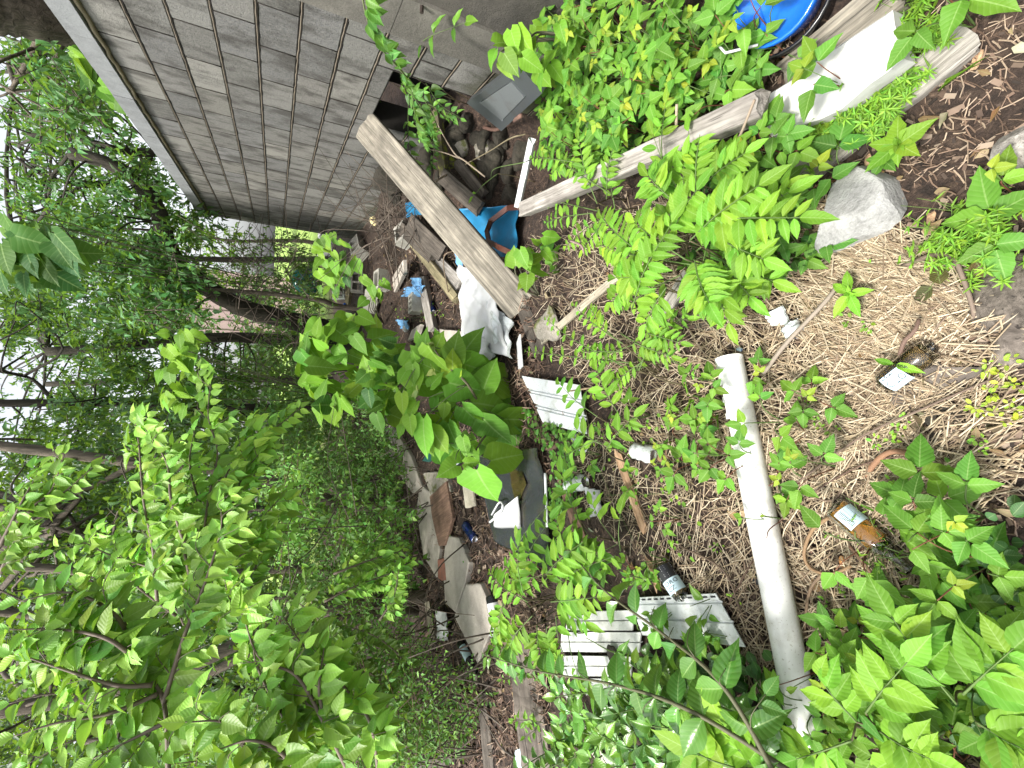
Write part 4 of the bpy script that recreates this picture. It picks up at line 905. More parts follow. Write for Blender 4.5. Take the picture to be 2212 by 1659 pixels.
for i, (X, Y, sx, sy_, mm, l) in enumerate([(1937, 105, 0, 0, 'rock', ''), (2110, 130, .022, .012, 'splinter', 'pale wood splinter chip on the soil by the upper seedling'), (1918, 405, .011, .014, 'fungus', 'cream chip of wood beside the grey boulder'), (1875, 345, .02, .009, 'splinter', 'pinkish bark flake above the grey boulder'), (2010, 470, .017, .010, 'splinter', 'ragged pale bark flake below the boulder on dark soil'), (1752, 1188, .015, .008, 'red_wood', 'square reddish wood chip inside the vine loop'), (1820, 1216, .019, .010, 'orange_leaf', 'curled dry orange leaf inside the vine loop'), (1640, 1255, .02, .03, 'ink', 'piece of shiny black plastic right beside the white pipe'), (1265, 1170, .0, 0, 'rock', ''), (1030, 1468, .04, .03, 'rubble', 'small pale stone on the brown slope near the shaded bottle'), (1225, 1500, .035, .03, 'rock', 'pale grey pebble beside the rotten log'), (1285, 1610, .05, .10, 'slab', 'grey flat stone at the lower left among the wrinkled leaves'), (1150, 1555, .02, .02, 'rubble', 'brown pebble on the rotten log')]):
    if sx: lump('debris_bit', l, 'scrap', at(X, Y, .008), sx, sy_, min(sx, sy_)*.5, M[mm], 80+i, .5)
crushed('torn_label', 'blue and white scrap of foil at the top mouth of the pipe', 1592, 752, 1604, 758, .015, .008, M['paper_blue'], 9, 'foil scrap', M['blue_can'])
# branches, vines and roots lying about
def gpts(*a): return [at(x, y, h) for x, y, h in a]
BR = lambda n, l, c, pts, r, t=(.17, .12, .085): curve_tube(n, l, c, gpts(*pts), r, M['rope'], 6, t)
BR('vine_loop', 'brown dry vine bent in a loop beside the amber bottle', 'vine', [(1790, 1118, .03), (1755, 1145, .03), (1737, 1195, .03), (1752, 1228, .03), (1795, 1240, .025), (1840, 1222, .02)], .0055, (.27, .17, .09))
BR('vine_loop', 'long brown vine curving past the right of the dry orange leaf', 'vine', [(1835, 1180, .02), (1880, 1235, .03), (1915, 1290, .03), (1928, 1350, .02)], .005, (.22, .13, .08))
BR('vine_loop', 'brown vine running down beside the pipe from the loop', 'vine', [(1782, 1236, .02), (1752, 1270, .025), (1740, 1330, .02), (1738, 1375, .01)], .005, (.25, .17, .11))
BR('dry_branch', 'long grey brown branch across the straw by the bottle and the old log', 'branch', [(1935, 815, .03), (1950, 745, .05), (1975, 715, .06), (1985, 690, .05)], .006, (.16, .10, .075))
BR('dry_branch', 'forked dead grey stick lying over the straw above the pipe', 'branch', [(1648, 808, .03), (1700, 740, .04), (1780, 655, .05), (1808, 618, .04)], .0075, (.30, .25, .20))
BR('arched_root', 'thick pale root arching beside the wilted plant', 'root', [(1950, 575, .02), (2020, 550, .04), (2060, 560, .05), (2080, 600, .045), (2100, 660, .03), (2105, 695, .01)], .006, (.20, .15, .115))
BR('wire_rod', 'long thin rusty wire bent over the soil near the yellow sprigs', 'wire', [(1560, 1330, .02), (1680, 1130, .03), (1860, 1005, .03), (2010, 990, .03), (2040, 1010, .03), (2060, 1075, .01)], .0022, (.12, .07, .05))
BR('wire_rod', 'long thin brown stem slanting through the straw from the pipe to the bark', 'stem', [(1700, 1060, .02), (1850, 950, .04), (2000, 880, .03), (2140, 820, .02)], .0032, (.17, .12, .09))
BR('peeled_root', 'orange brown peeled root curving over the straw', 'root', [(1868, 1030, .01), (1900, 990, .03), (1935, 975, .035), (1985, 990, .03), (2015, 1010, .01)], .008, (.28, .15, .085))
BR('grey_twig', 'grey twig lying by the bottom ivy seedling', 'twig', [(1950, 1095, .01), (1985, 1130, .015), (2010, 1165, .01)], .004, (.22, .19, .17))
BR('forked_branch', 'bare pale forked branch reaching over the dark hollow', 'branch', [(1048, 382, .34), (1005, 348, .38), (985, 335, .38), (965, 305, .36), (945, 268, .34)], .007, (.30, .24, .18))
BR('forked_branch', 'second arm of the bare forked branch over the leaning plank', 'branch', [(992, 342, .38), (960, 330, .4), (925, 322, .4)], .005, (.30, .24, .18))
BR('bent_twig', 'crooked short twig hooked over the leaning plank', 'twig', [(965, 378, .33), (945, 390, .4), (930, 412, .37)], .008, (.24, .18, .12))
BR('brown_branch', 'thick reddish brown branch at the edge of the metal box', 'branch', [(1045, 275, .2), (1070, 280, .25), (1098, 268, .28), (1125, 250, .3)], .014, (.18, .10, .075))
BR('thin_vine_stem', 'thin pale stem arching across the dark hollow', 'stem', [(1005, 355, .3), (1060, 325, .36), (1100, 300, .38), (1135, 290, .36)], .004, (.24, .2, .12))
BR('sapling_stick', 'bare pinkish twig with a knotted end above the sapling leaves', 'twig', [(1232, 520, .2), (1255, 530, .24), (1262, 548, .22)], .006, (.32, .22, .2))
BR('bare_stem', 'bare tan stem standing over the tip of the soffit piece', 'stem', [(1228, 845, .18), (1300, 838, .12), (1378, 862, .03)], .005, (.40, .30, .19))
BR('dead_twig', 'pale dead twig forked above the poison ivy by the blue tub', 'twig', [(1574, 350, .1), (1600, 290, .2), (1630, 215, .22)], .005, (.34, .27, .2))
BR('dead_twig', 'short bone white twig standing in the ivy near the metal box', 'twig', [(1460, 290, .2), (1462, 225, .24)], .006, (.45, .36, .27))
BR('hanging_twig', 'slim dead twig arching across the far cinder blocks', 'twig', [(970, 770-130, .1), (958, 560, .35), (985, 540, .3)], .005, (.2, .15, .1))
for k, (p, r_) in enumerate([([(1240, 1480, .04), (1260, 1560, .05), (1262, 1640, .04)], .005), ([(1190, 1500, .02), (1265, 1580, .06), (1300, 1659, .02)], .006), ([(1700, 60, .02), (1660, 150, .03), (1640, 200, .02)], .008), ([(1840, 1000, .01), (1800, 1080, .02), (1720, 1060, .01)], .004), ([(1470, 1180, .02), (1560, 1230, .03), (1600, 1320, .02)], .004), ([(1995, 1230, .02), (2050, 1300, .03), (2060, 1390, .01)], .006)]):
    BR('fallen_stick', ['thin stick among the pale pebbles by the rotten log', 'crooked stick running under the wrinkled bush', 'dark stick lying beside the blue tub', 'thin twig under the ivy right of the pipe', 'thin stick beside the siding with nail slots', 'grey stick beneath the big ivy leaves near the bottle neck'][k], 'stick', p, r_)

# ================================================================ PLANTS NEAR THE CAMERA
# --- the big heart leaved sapling in the middle
def heart_sapling():
    p = Plant(at(1078, 925, .0)); p.L.clear = False; top = px(935, 750, 2.75); mid = px(1010, 830, 2.62); b0 = p.base
    p.stem([b0, px(1050, 900, 2.75), mid, px(965, 790, 2.7), top], .011, .005, (.12, .11, .06), 7)
    p.stem([b0, px(1050, 940, 2.6), px(1020, 985, 2.5), px(1008, 1000, 2.45)], .008, .003, (.12, .11, .06), 6)
    p.stem([px(1050, 900, 2.75), px(1010, 898, 2.7), px(945, 888, 2.7), px(900, 900, 2.7)], .008, .003, (.12, .11, .06), 6)
    # base x, y, tip x, y, depth, brightness 0..1, width factor
    LV = [(915, 815, 905, 705, 2.9, .8, .8), (935, 770, 948, 712, 2.85, 1, .95), (960, 800, 948, 758, 2.8, 1, 1), (985, 788, 1032, 696, 2.95, .35, .75), (1018, 822, 1022, 750, 2.95, .1, .85), (1040, 815, 1062, 748, 3.0, .1, .8),
          (1048, 832, 1148, 796, 2.8, .55, .85), (1020, 870, 1105, 880, 2.65, .75, .95), (1000, 880, 1048, 938, 2.6, .45, .75), (960, 850, 962, 905, 2.75, 1, .9), (930, 835, 948, 800, 2.7, .9, .9), (890, 835, 895, 770, 2.8, .9, .95),
          (868, 850, 862, 900, 2.75, .95, .9), (900, 870, 868, 905, 2.7, .9, .9), (885, 900, 880, 945, 2.65, .8, .9), (915, 905, 905, 995, 2.6, 1, .85), (932, 925, 960, 985, 2.6, .4, .9), (968, 915, 985, 985, 2.6, .2, .8),
          (1000, 945, 1000, 992, 2.5, .6, .9), (1045, 905, 1098, 970, 2.55, .2, .85), (1070, 900, 1148, 905, 2.6, .5, .7), (1090, 905, 1205, 912, 2.55, .65, .5), (1095, 930, 1140, 980, 2.6, .15, .8), (1060, 995, 1138, 975, 2.4, .85, .9),
          (1030, 1015, 1060, 1098, 2.35, 1, 1.15), (985, 1005, 935, 1030, 2.4, .95, 1), (1003, 1000, 1032, 1000, 2.4, 1, .9), (1012, 968, 1028, 1010, 2.5, .6, .8), (955, 880, 985, 850, 2.7, .7, .8), (905, 790, 880, 760, 2.8, .9, .9),
          (975, 835, 1010, 815, 2.85, .3, .85), (1075, 870, 1110, 845, 2.75, .4, .9), (925, 950, 925, 990, 2.62, .7, .8), (870, 920, 850, 948, 2.7, .7, .9), (955, 740, 930, 712, 2.9, .85, .9), (1000, 760, 1010, 720, 3.0, .2, .9), (1040, 945, 1085, 925, 2.6, .3, .9), (985, 900, 955, 930, 2.7, .5, .9),
          (910, 740, 890, 715, 2.95, .9, 1), (878, 800, 850, 830, 2.8, .9, 1), (1065, 880, 1050, 838, 2.8, .2, .9), (940, 860, 925, 890, 2.75, .8, .9)]
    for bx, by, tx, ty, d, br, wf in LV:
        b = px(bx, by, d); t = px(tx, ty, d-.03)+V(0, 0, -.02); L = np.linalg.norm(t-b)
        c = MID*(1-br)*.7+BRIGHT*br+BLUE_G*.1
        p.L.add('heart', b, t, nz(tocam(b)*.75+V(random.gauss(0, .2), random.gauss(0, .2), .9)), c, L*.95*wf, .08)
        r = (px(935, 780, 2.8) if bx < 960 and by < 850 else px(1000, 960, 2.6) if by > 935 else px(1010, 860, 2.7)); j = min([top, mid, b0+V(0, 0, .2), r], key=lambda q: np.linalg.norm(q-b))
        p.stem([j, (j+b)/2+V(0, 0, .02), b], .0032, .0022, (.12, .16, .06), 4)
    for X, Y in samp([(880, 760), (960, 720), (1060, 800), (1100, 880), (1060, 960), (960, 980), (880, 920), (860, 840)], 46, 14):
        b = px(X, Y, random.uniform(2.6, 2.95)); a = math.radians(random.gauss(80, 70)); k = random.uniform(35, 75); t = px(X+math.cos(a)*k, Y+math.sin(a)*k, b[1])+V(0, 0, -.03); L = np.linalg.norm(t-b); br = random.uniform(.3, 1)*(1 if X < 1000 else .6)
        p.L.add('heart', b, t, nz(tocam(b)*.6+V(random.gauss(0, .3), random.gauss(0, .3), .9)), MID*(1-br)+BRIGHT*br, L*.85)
    for x, y in ((938, 745), (940, 800), (905, 845)):
        for k in range(5):
            b = px(x, y, 2.68); p.leaf('ovate', b, b+V(random.gauss(0, .03), random.gauss(0, .03), random.uniform(.01, .05)), (.26, .33, .10))
    p.build('heart_leaf_sapling', 'big sapling with broad heart shaped leaves in the middle of the litter', 'sapling', None, 'leaf_dull')
heart_sapling()
def heart_clump(name, label, poly, n, depth, size, bright, stems, group=None, up=.55, flow=None):
    base = at(*stems[0], 0); p = Plant(base)
    for X, Y in samp(poly, n, 8):
        d = random.uniform(*depth); b = px(X, Y, d); a = random.uniform(0, 6.28) if flow is None else math.radians(random.gauss(*flow)); s = random.uniform(*size); k = s*FPX/max(.5, (b-CAM)@FWD)
        t = px(X+math.cos(a)*k, Y+math.sin(a)*k, d-.02)+V(0, 0, -s*.15)
        br = min(1, max(0, random.gauss(bright, .3))); c = DARK*(1-br)+BRIGHT*br
        p.L.add('heart', b, t, nz(tocam(b)*.6+V(random.gauss(0, .35), random.gauss(0, .35), .7)), c, s*random.uniform(.7, 1.0), .1)
    for X, Y in samp(poly, 7):
        p.stem([base, (base+px(X, Y, depth[1]))/2+V(0, 0, .1), px(X, Y, (depth[0]+depth[1])/2)], .007, .003, (.1, .1, .06))
    return p.build(name, label, 'sapling', group, 'leaf_dull')
heart_clump('heart_leaf_clump', 'dense pale heart leaved clump behind and left of the big sapling', [(645, 760), (700, 690), (780, 672), (830, 720), (860, 770), (800, 840), (745, 870), (735, 950), (690, 880), (640, 820)], 78, (4.4, 5.2), (.16, .25), .85, [(790, 800)])
heart_clump('heart_leaf_clump', 'shaded heart leaved clump between the pale clump and the big sapling', [(800, 740), (870, 740), (880, 830), (850, 920), (810, 900), (780, 830)], 40, (4.0, 4.6), (.14, .22), .3, [(850, 850)])
heart_clump('heart_leaf_clump', 'tall shoots with bright folded leaves rising over the dark undergrowth', [(350, 720), (420, 712), (440, 770), (400, 880), (350, 870), (345, 800)], 46, (3.4, 3.9), (.08, .13), .95, [(800, 870)], flow=(120, 40))
heart_clump('heart_leaf_vine', 'morning glory like vine with heart leaves in front of the dark wall panel', [(1038, 60), (1060, 90), (1100, 60), (1150, 30), (1200, 10), (1240, 60), (1200, 170), (1140, 150), (1090, 130), (1050, 130)], 34, (1.7, 2.1), (.07, .11), .85, [(1290, 90)], flow=(95, 40))
heart_clump('heart_leaf_seedling', 'young heart leaved seedling growing by the lower end of the leaning plank', [(1100, 550), (1160, 500), (1200, 520), (1210, 580), (1150, 620), (1110, 590)], 17, (2.15, 2.4), (.08, .115), .95, [(1165, 640)])
heart_clump('fringe_vine', 'vine with drooping heart leaves hanging before the white panel by the wall end', [(672, 520), (700, 500), (760, 510), (770, 600), (720, 640), (690, 620)], 44, (5.2, 6.2), (.09, .17), .75, [(745, 640)], flow=(90, 35))
heart_clump('fringe_vine', 'heart leaves dangling in front of the grey cinder block with the crack', [(780, 590), (830, 600), (835, 650), (790, 650)], 9, (4.6, 5), (.09, .14), .6, [(830, 700)], flow=(95, 35))
heart_clump('overhead_leaves', 'big leaves of a branch hanging at the very top left, tinted dark as if backlit', [(0, 430), (60, 440), (150, 500), (150, 560), (90, 600), (0, 590)], 42, (3.2, 3.8), (.12, .2), .05, [(700, 640)], flow=(60, 40))  # low brightness: the backlit look is put into the leaf tint
heart_clump('wall_top_leaves', 'cluster of bright leaves with white blossom hanging over the wall coping', [(150, 110), (175, 118), (262, 225), (236, 215), (190, 170)], 20, (5.3, 5.6), (.12, .2), .6, [(745, 500)], flow=(60, 40))

# --- pinnate (walnut like) saplings : fronds given as start, end (X, Y, height over ground), pairs, leaflet length
def pinnate(label, base, fronds, ll, c=.9, group='walnut like seedlings with feathered leaves', kind='lance', leaf='leaf_dull', stem=True, extra=False):
    p = Plant(at(*base, 0)); ll = ll*1.2
    for (x0, y0, h0, x1, y1, h1, n) in fronds+([(x0+random.uniform(-30, 30), y0+random.uniform(-30, 30), h0*.75, x1+random.uniform(-70, 70), y1+random.uniform(-70, 70), h1*.7, n) for (x0, y0, h0, x1, y1, h1, n) in fronds] if extra else []):
        a, b = at(x0, y0, h0), at(x1, y1, h1)
        if stem:
            f_ = a*.6+p.base*.4+V(random.gauss(0, .04), random.gauss(0, .04), 0); f_[2] = ground(f_[0], f_[1]); p.stem([f_, (f_+a)/2+V(random.gauss(0, .02), random.gauss(0, .02), .02), a], .0035, .0022, (.12, .10, .05))
        br = min(1, max(.1, random.gauss(c, .12))); p.frond(a, b, n, ll, MID*(1-br)+BRIGHT*br, kind)
    return p.build('feathered_seedling', label, 'seedling', group, leaf)
pinnate('largest feathered sapling, its long fronds fanned over the straw in the middle', (1478, 620), [
    (1365, 668, .34, 1452, 480, .42, 8), (1455, 505, .36, 1505, 410, .42, 7), (1470, 480, .38, 1728, 470, .40, 11), (1500, 560, .36, 1532, 655, .40, 7), (1480, 560, .38, 1370, 480, .42, 7),
    (1520, 600, .34, 1560, 640, .36, 5), (1490, 520, .4, 1640, 400, .42, 8), (1400, 560, .38, 1300, 470, .40, 8), (1410, 600, .36, 1330, 600, .38, 6), (1560, 520, .34, 1650, 560, .34, 7), (1440, 620, .34, 1395, 700, .34, 5), (1560, 560, .3, 1620, 640, .28, 6), (1450, 430, .36, 1400, 380, .4, 6)], .066, .85, extra=True)
pinnate('feathered sapling with upright bright fronds just right of the silver beam', (1520, 480), [(1505, 430, .30, 1512, 290, .34, 8), (1520, 400, .3, 1610, 330, .3, 7), (1460, 400, .3, 1410, 290, .34, 7), (1480, 420, .28, 1480, 340, .34, 5)], .055, .95, extra=True)
pinnate('low feathered sapling with a curved brown stem, left of the largest one', (1410, 838), [(1345, 790, .22, 1180, 690, .2, 7), (1345, 742, .26, 1240, 660, .28, 7), (1380, 800, .2, 1440, 690, .2, 6), (1390, 780, .2, 1330, 830, .18, 5), (1340, 760, .24, 1260, 760, .22, 6), (1370, 740, .24, 1450, 770, .2, 6), (1400, 720, .22, 1470, 740, .2, 5)], .042, .8, extra=True)
pinnate('feathered plant right over the leaning plank side, with leaflets in pale rows', (1300, 440), [(1320, 420, .22, 1180, 320, .24, 7), (1290, 440, .2, 1250, 300, .26, 8), (1280, 460, .2, 1180, 480, .2, 6), (1310, 430, .2, 1330, 300, .24, 7), (1330, 460, .2, 1260, 540, .2, 6), (1240, 350, .25, 1150, 340, .26, 6)], .050, .7, extra=True)
pinnate('feathered shoot with seven pale leaflets beside the dark hollow', (1160, 400), [(1075, 375, .32, 1022, 425, .34, 3), (1135, 350, .3, 1060, 385, .34, 3)], .052, .95)
pinnate('thin climbing seedling leaning on the block wall with pale green leaflets', (960, 280), [(909, 135, .52, 1006, 48, .58, 4), (900, 170, .5, 925, 110, .6, 3), (840, 175, .55, 790, 250, .5, 3), (882, 225, .4, 900, 380, .36, 6), (920, 222, .42, 998, 258, .4, 4), (845, 100, .62, 812, 60, .66, 3)], .085, .45, leaf='leaf')
def hollow_vine():
    p = Plant(at(990, 300, 0)); p.L.clear = False
    for C in ([onwall(860, 120, 1.3), onwall(880, 190, 1.25), onwall(915, 240, 1.15), at(940, 300, .4), at(930, 370, .42)], [onwall(920, 180, 1.3), onwall(950, 225, 1.2), onwall(995, 255, 1.15)], [onwall(890, 200, 1.2), onwall(900, 260, 1.1), at(925, 320, .45)]):
        leafy_branch(p, C, .003, .001, .062, BLUE_G*.8+BRIGHT*.35, 'ovate', .042, .25, True, STEM_G, .05, 1, .08, .7)
    p.build('hollow_vine', 'leafy green vine hanging over the dark opening at the wall foot', 'vine')
def climber():
    p = Plant(at(955, 300, 0)); C = [at(955, 300, 0), onwall(921, 222, 1.3), onwall(868, 155, 1.25), onwall(818, 98, 1.2), onwall(793, 40, 1.16), onwall(782, -10, 1.12)]
    p.stem(C, .006, .003, (.2, .24, .1)); c2 = curve(C, 5)
    for q in c2[10:]:
        for k in range(2):
            d = V(random.gauss(-.2, .4), random.gauss(0, .5), random.gauss(-.5, .3)); b = q+nz(d)*.015; p.L.add('ovate', b, b+nz(d)*random.uniform(.045, .075), rn(.5, .8, .3, b), BLUE_G*.7+BRIGHT*random.uniform(.1, .6))
    p.build('wall_climber', 'green stemmed climber running along the block wall up to the top edge', 'climber')
climber()
pinnate('broad feathered weed cluster over the end of the black sheet', (1200, 1290), [(1130, 1240, .32, 1190, 1120, .36, 5), (1140, 1300, .32, 1060, 1240, .34, 6), (1150, 1330, .34, 1100, 1400, .34, 6), (1190, 1300, .32, 1290, 1290, .3, 6), (1200, 1330, .3, 1220, 1420, .3, 6), (1180, 1240, .34, 1260, 1170, .34, 5), (1130, 1280, .36, 1120, 1180, .4, 5), (1210, 1250, .3, 1330, 1200, .28, 6), (1160, 1350, .3, 1170, 1420, .32, 5), (1090, 1290, .3, 1080, 1370, .3, 5), (1240, 1210, .3, 1200, 1110, .3, 5)], .075, .8, extra=True)
pinnate('feathered weed with big toothed leaflets right of the black sheet', (1260, 1180), [(1250, 1120, .2, 1215, 1020, .26, 3), (1240, 1100, .2, 1290, 1180, .2, 4), (1330, 1170, .2, 1280, 1090, .2, 3), (1340, 1190, .2, 1340, 1110, .22, 3)], .075, .8)
pinnate('feathered weed with glossy leaflets above the pale split stick', (1330, 990), [(1300, 960, .2, 1240, 925, .24, 3), (1310, 970, .2, 1370, 900, .22, 3), (1290, 950, .22, 1200, 1000, .22, 4), (1290, 900, .2, 1210, 830, .22, 4), (1340, 900, .2, 1290, 800, .24, 5)], .07, .55)
# the big seedlings at the bottom edge, near the lens
pinnate('feathered seedling with large bright leaflets at the lower right corner', (2060, 1560), [(2065, 1520, .18, 1925, 1330, .24, 5), (2080, 1500, .2, 2190, 1400, .22, 4), (2110, 1560, .2, 2212, 1620, .2, 4), (2040, 1580, .18, 1930, 1640, .2, 4)], 0.078, .85, kind='broad')
pinnate('feathered seedling leaning in from the bottom left edge with long pointed leaflets', (1880, 1600), [(1850, 1560, .22, 1760, 1450, .26, 4), (1870, 1540, .22, 1960, 1430, .26, 4), (1840, 1600, .24, 1720, 1640, .26, 4), (1900, 1580, .2, 2010, 1640, .24, 4)], 0.076, .9, kind='broad')
pinnate('feathered shoot in the near corner beneath the camera', (1600, 1700), [(1590, 1660, .35, 1490, 1620, .42, 3), (1640, 1670, .3, 1560, 1560, .38, 4)], 0.092, 1.0, kind='broad')

# --- three-leaflet ivy
def ivy(base_px, label, n, size, h, spread, c, group, kind='ivy', leaf='leaf_dull', shoot=True):
    X, Y = base_px; b = at(X, Y, 0); p = Plant(b)
    for k in range(n):
        a = 6.28*k/n+random.uniform(-.5, .5); r = spread*random.uniform(.35, 1); q = b+V(math.cos(a)*r, math.sin(a)*r, 0); q[2] = ground(q[0], q[1])+h*random.uniform(.6, 1.15)
        p.stem([b, (b+q)/2+V(0, 0, h*.25), q], .0022, .0014, random.choice([STEM_G, (.16, .06, .03)]), 4)
        br = min(1.05, max(0, random.gauss(c, .25))); p.tri(q, nz(V(math.cos(a), math.sin(a), -.05)), size*random.uniform(.75, 1.15), DARK*.3+MID*(1-br)*.8+BRIGHT*br*.8, kind)
    if shoot and random.random() < .6:
        q = b+V(random.gauss(0, .02), random.gauss(0, .02), h*1.1); p.stem([b, q], .0015, .001); p.tri(q, nz(V(random.gauss(0, 1), random.gauss(0, 1), .2)), size*.5, YEL*.8, kind)
    return p.build('ivy_plant', label, 'ivy', group, leaf)
def ivy_field(poly, n, size, h, c, label, group, mind=22, leaves=(3, 5), spread=.1, kind='ivy', leaf='leaf_dull'):
    for X, Y in samp(poly, n, mind): ivy((X, Y), label, random.randint(*leaves), random.uniform(*size), random.uniform(*h), spread, c, group, kind, leaf)
ivy_field([(1150, 150), (1270, 20), (1560, 20), (1580, 170), (1640, 225), (1420, 330), (1300, 360), (1220, 330)], 60, (.052, .078), (.08, .26), .55, 'three leaflet ivy plant in the dense carpet between the wall and the silver beam', 'ivy carpet by the wall', 20)
ivy_field([(1560, 120), (1740, 60), (1740, 130), (1660, 200)], 6, (.06, .085), (.1, .2), .5, 'three leaflet ivy plant crowding round the blue tub', 'ivy round the blue tub', 26)
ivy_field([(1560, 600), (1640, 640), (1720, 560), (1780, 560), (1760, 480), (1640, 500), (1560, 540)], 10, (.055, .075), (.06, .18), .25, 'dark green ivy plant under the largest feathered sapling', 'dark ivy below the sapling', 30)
ivy_field([(1640, 320), (1740, 330), (1760, 420), (1700, 470), (1600, 420)], 7, (.05, .07), (.06, .2), .3, 'ivy plant between the silver beam and the grey boulder', 'ivy above the boulder', 26)
ivy_field([(1440, 900), (1560, 830), (1660, 740), (1740, 760), (1790, 880), (1820, 1010), (1700, 1050), (1640, 1000), (1560, 1010), (1480, 1010)], 15, (.05, .072), (.05, .17), .5, 'three leaflet ivy plant growing across the white drain pipe', 'ivy over the drain pipe', 45, (2, 4), .075)
ivy_field([(1840, 1130), (1960, 1080), (2212, 1000), (2212, 1659), (1990, 1659), (1890, 1480), (1850, 1330), (1920, 1270)], 25, (.055, .085), (.05, .2), .6, 'three leaflet ivy plant in the bright carpet at the lower right', 'ivy carpet near the lens', 34, (3, 5), .1)
ivy_field([(1730, 1400), (1800, 1380), (1900, 1470), (1900, 1659), (1760, 1659)], 9, (.045, .07), (.06, .2), .75, 'small leaved ivy plant between the pipe and the near carpet', 'ivy beside the pipe end', 32)
ivy_field([(1200, 860), (1330, 820), (1480, 900), (1500, 1180), (1400, 1240), (1260, 1180), (1200, 1020)], 13, (.035, .055), (.04, .14), .7, 'small three leaflet ivy plant in the straw between the siding and the pipe', 'small ivy in the straw left of the pipe', 50, (2, 4), .07)
ivy((1870, 145+60), 'dark ivy sprig with three big leaves lying over the foam board', 2, .095, .22, .04, 0, None)
ivy((1835, 390), 'ivy sprig hanging its leaves below the bedstraw and foam board', 3, .085, .12, .08, .05, None)
ivy((2110, 60), 'ivy sprig with big toothed leaves at the upper right corner', 3, .085, .15, .09, .35, None)
ivy((1695, 1120), 'small ivy shoot curling over the middle of the pipe', 3, .035, .12, .07, .7, None)
ivy((2190, 420), 'three leaved bright seedling at the right edge of the soil', 1, .065, .12, .03, .9, None)
ivy((2180, 520), 'broad lobed leaf sprig at the right edge above the old log', 2, .09, .1, .06, .4, None)
def cross_seedling(X, Y, label, n, L, c, kind='ovate', h=.05, width=None, leaf='leaf_dull'):
    b = at(X, Y, 0); p = Plant(b); t = b+V(0, 0, h); p.stem([b, t], .0025, .002)
    for k in range(n):
        a = 6.28*k/n+random.uniform(-.25, .25); d = nz(V(math.cos(a), math.sin(a), .15)); l = L*random.uniform(.7, 1.1); p.L.add(kind, t+d*.003, t+d*l, rn(1, .3, .12, t), c, width and l*width)
    for k in range(3):
        d = nz(V(random.gauss(0, .5), random.gauss(0, .5), .8)); p.L.add(kind, t, t+d*L*.35, rn(.6, .6, .3, t), c*1.15)
    return p.build('seedling', label, 'seedling', None, leaf)
cross_seedling(1862, 640, 'bright seedling with leaves spread in a cross between the boulder and the muddy bottle', 5, .075, BRIGHT*1.05, 'lance', .06, .42)
cross_seedling(1960, 790, 'pointed leaved seedling growing in front of the muddy bottle', 4, .06, BRIGHT, 'lance', .06, .36)
cross_seedling(1985, 335, 'soft leaved seedling on dark soil right of the bedstraw patch', 6, .075, BRIGHT*.8, 'ivy', .1, .6)
cross_seedling(1940, 360, 'smaller dark seedling beside the soft leaved one', 5, .055, MID*.9, 'ivy', .07, .6)
cross_seedling(1790, 300, 'toothed seedling at the end of the bedstraw patch', 6, .06, BRIGHT*.7, 'ivy', .06, .7)
cross_seedling(1470, 880, 'ferny small weed beside the upper part of the pipe', 9, .05, BRIGHT*.75, 'lance', .05, .22)
# tiny sprigs
def sprig(X, Y, c, n, s, label, group, kind='oval'):
    b = at(X, Y, 0); p = Plant(b)
    for k in range(n):
        a = random.uniform(0, 6.28); r = random.uniform(.0, s*1.3); q = b+V(math.cos(a)*r, math.sin(a)*r, random.uniform(.01, .035)); d = nz(V(math.cos(a), math.sin(a), .3)); p.L.add(kind, q, q+d*s*random.uniform(.5, 1), rn(1, .3, .2, q), c, None)
    p.stem([b, b+V(.002, 0, .03)], .0012, .0008); return p.build('sprig', label, 'sprig', group)
YG = V(.42, .55, .05)
for X, Y in [(2130, 800), (2150, 850), (2180, 780), (2195, 830), (2200, 880), (2120, 880), (2170, 900)]: sprig(X, Y, YG*.9, 14, .014, 'yellow green sprig in the patch at the right edge below the old log', 'yellow sprigs below the old log')
sprig(2090, 615, YG*1.1, 12, .011, 'bright yellow sprig beside the wilted brown plant', None); sprig(2105, 625, V(.2, .4, .2), 4, .012, 'bluish small sprig next to the yellow one', None)
for X, Y in [(1960, 905), (1950, 935), (1935, 950), (1905, 955), (1950, 1045), (2130, 945), (2120, 970)]: sprig(X, Y, BRIGHT*1.3, 9, .014, 'small bright green sprig in the straw around the peeled root', 'green sprigs round the peeled root')
for X, Y in [(1790, 920), (1810, 930), (1770, 910), (1745, 870), (1890, 700), (1850, 690), (1895, 575), (2000, 660), (1940, 650), (2070, 1010), (2085, 1030), (1690, 1300), (1890, 1170), (1810, 1150), (1790, 1260), (1830, 1275), (1800, 1300), (1600, 1290), (1560, 1180), (1480, 1320), (1420, 1100), (1380, 1240), (1880, 1330), (1960, 1400), (2060, 1180)]:
    sprig(X, Y, BRIGHT*random.uniform(.7, 1.3), random.randint(4, 9), .015, 'tiny green sprout dotted over the straw and soil', 'tiny sprouts')
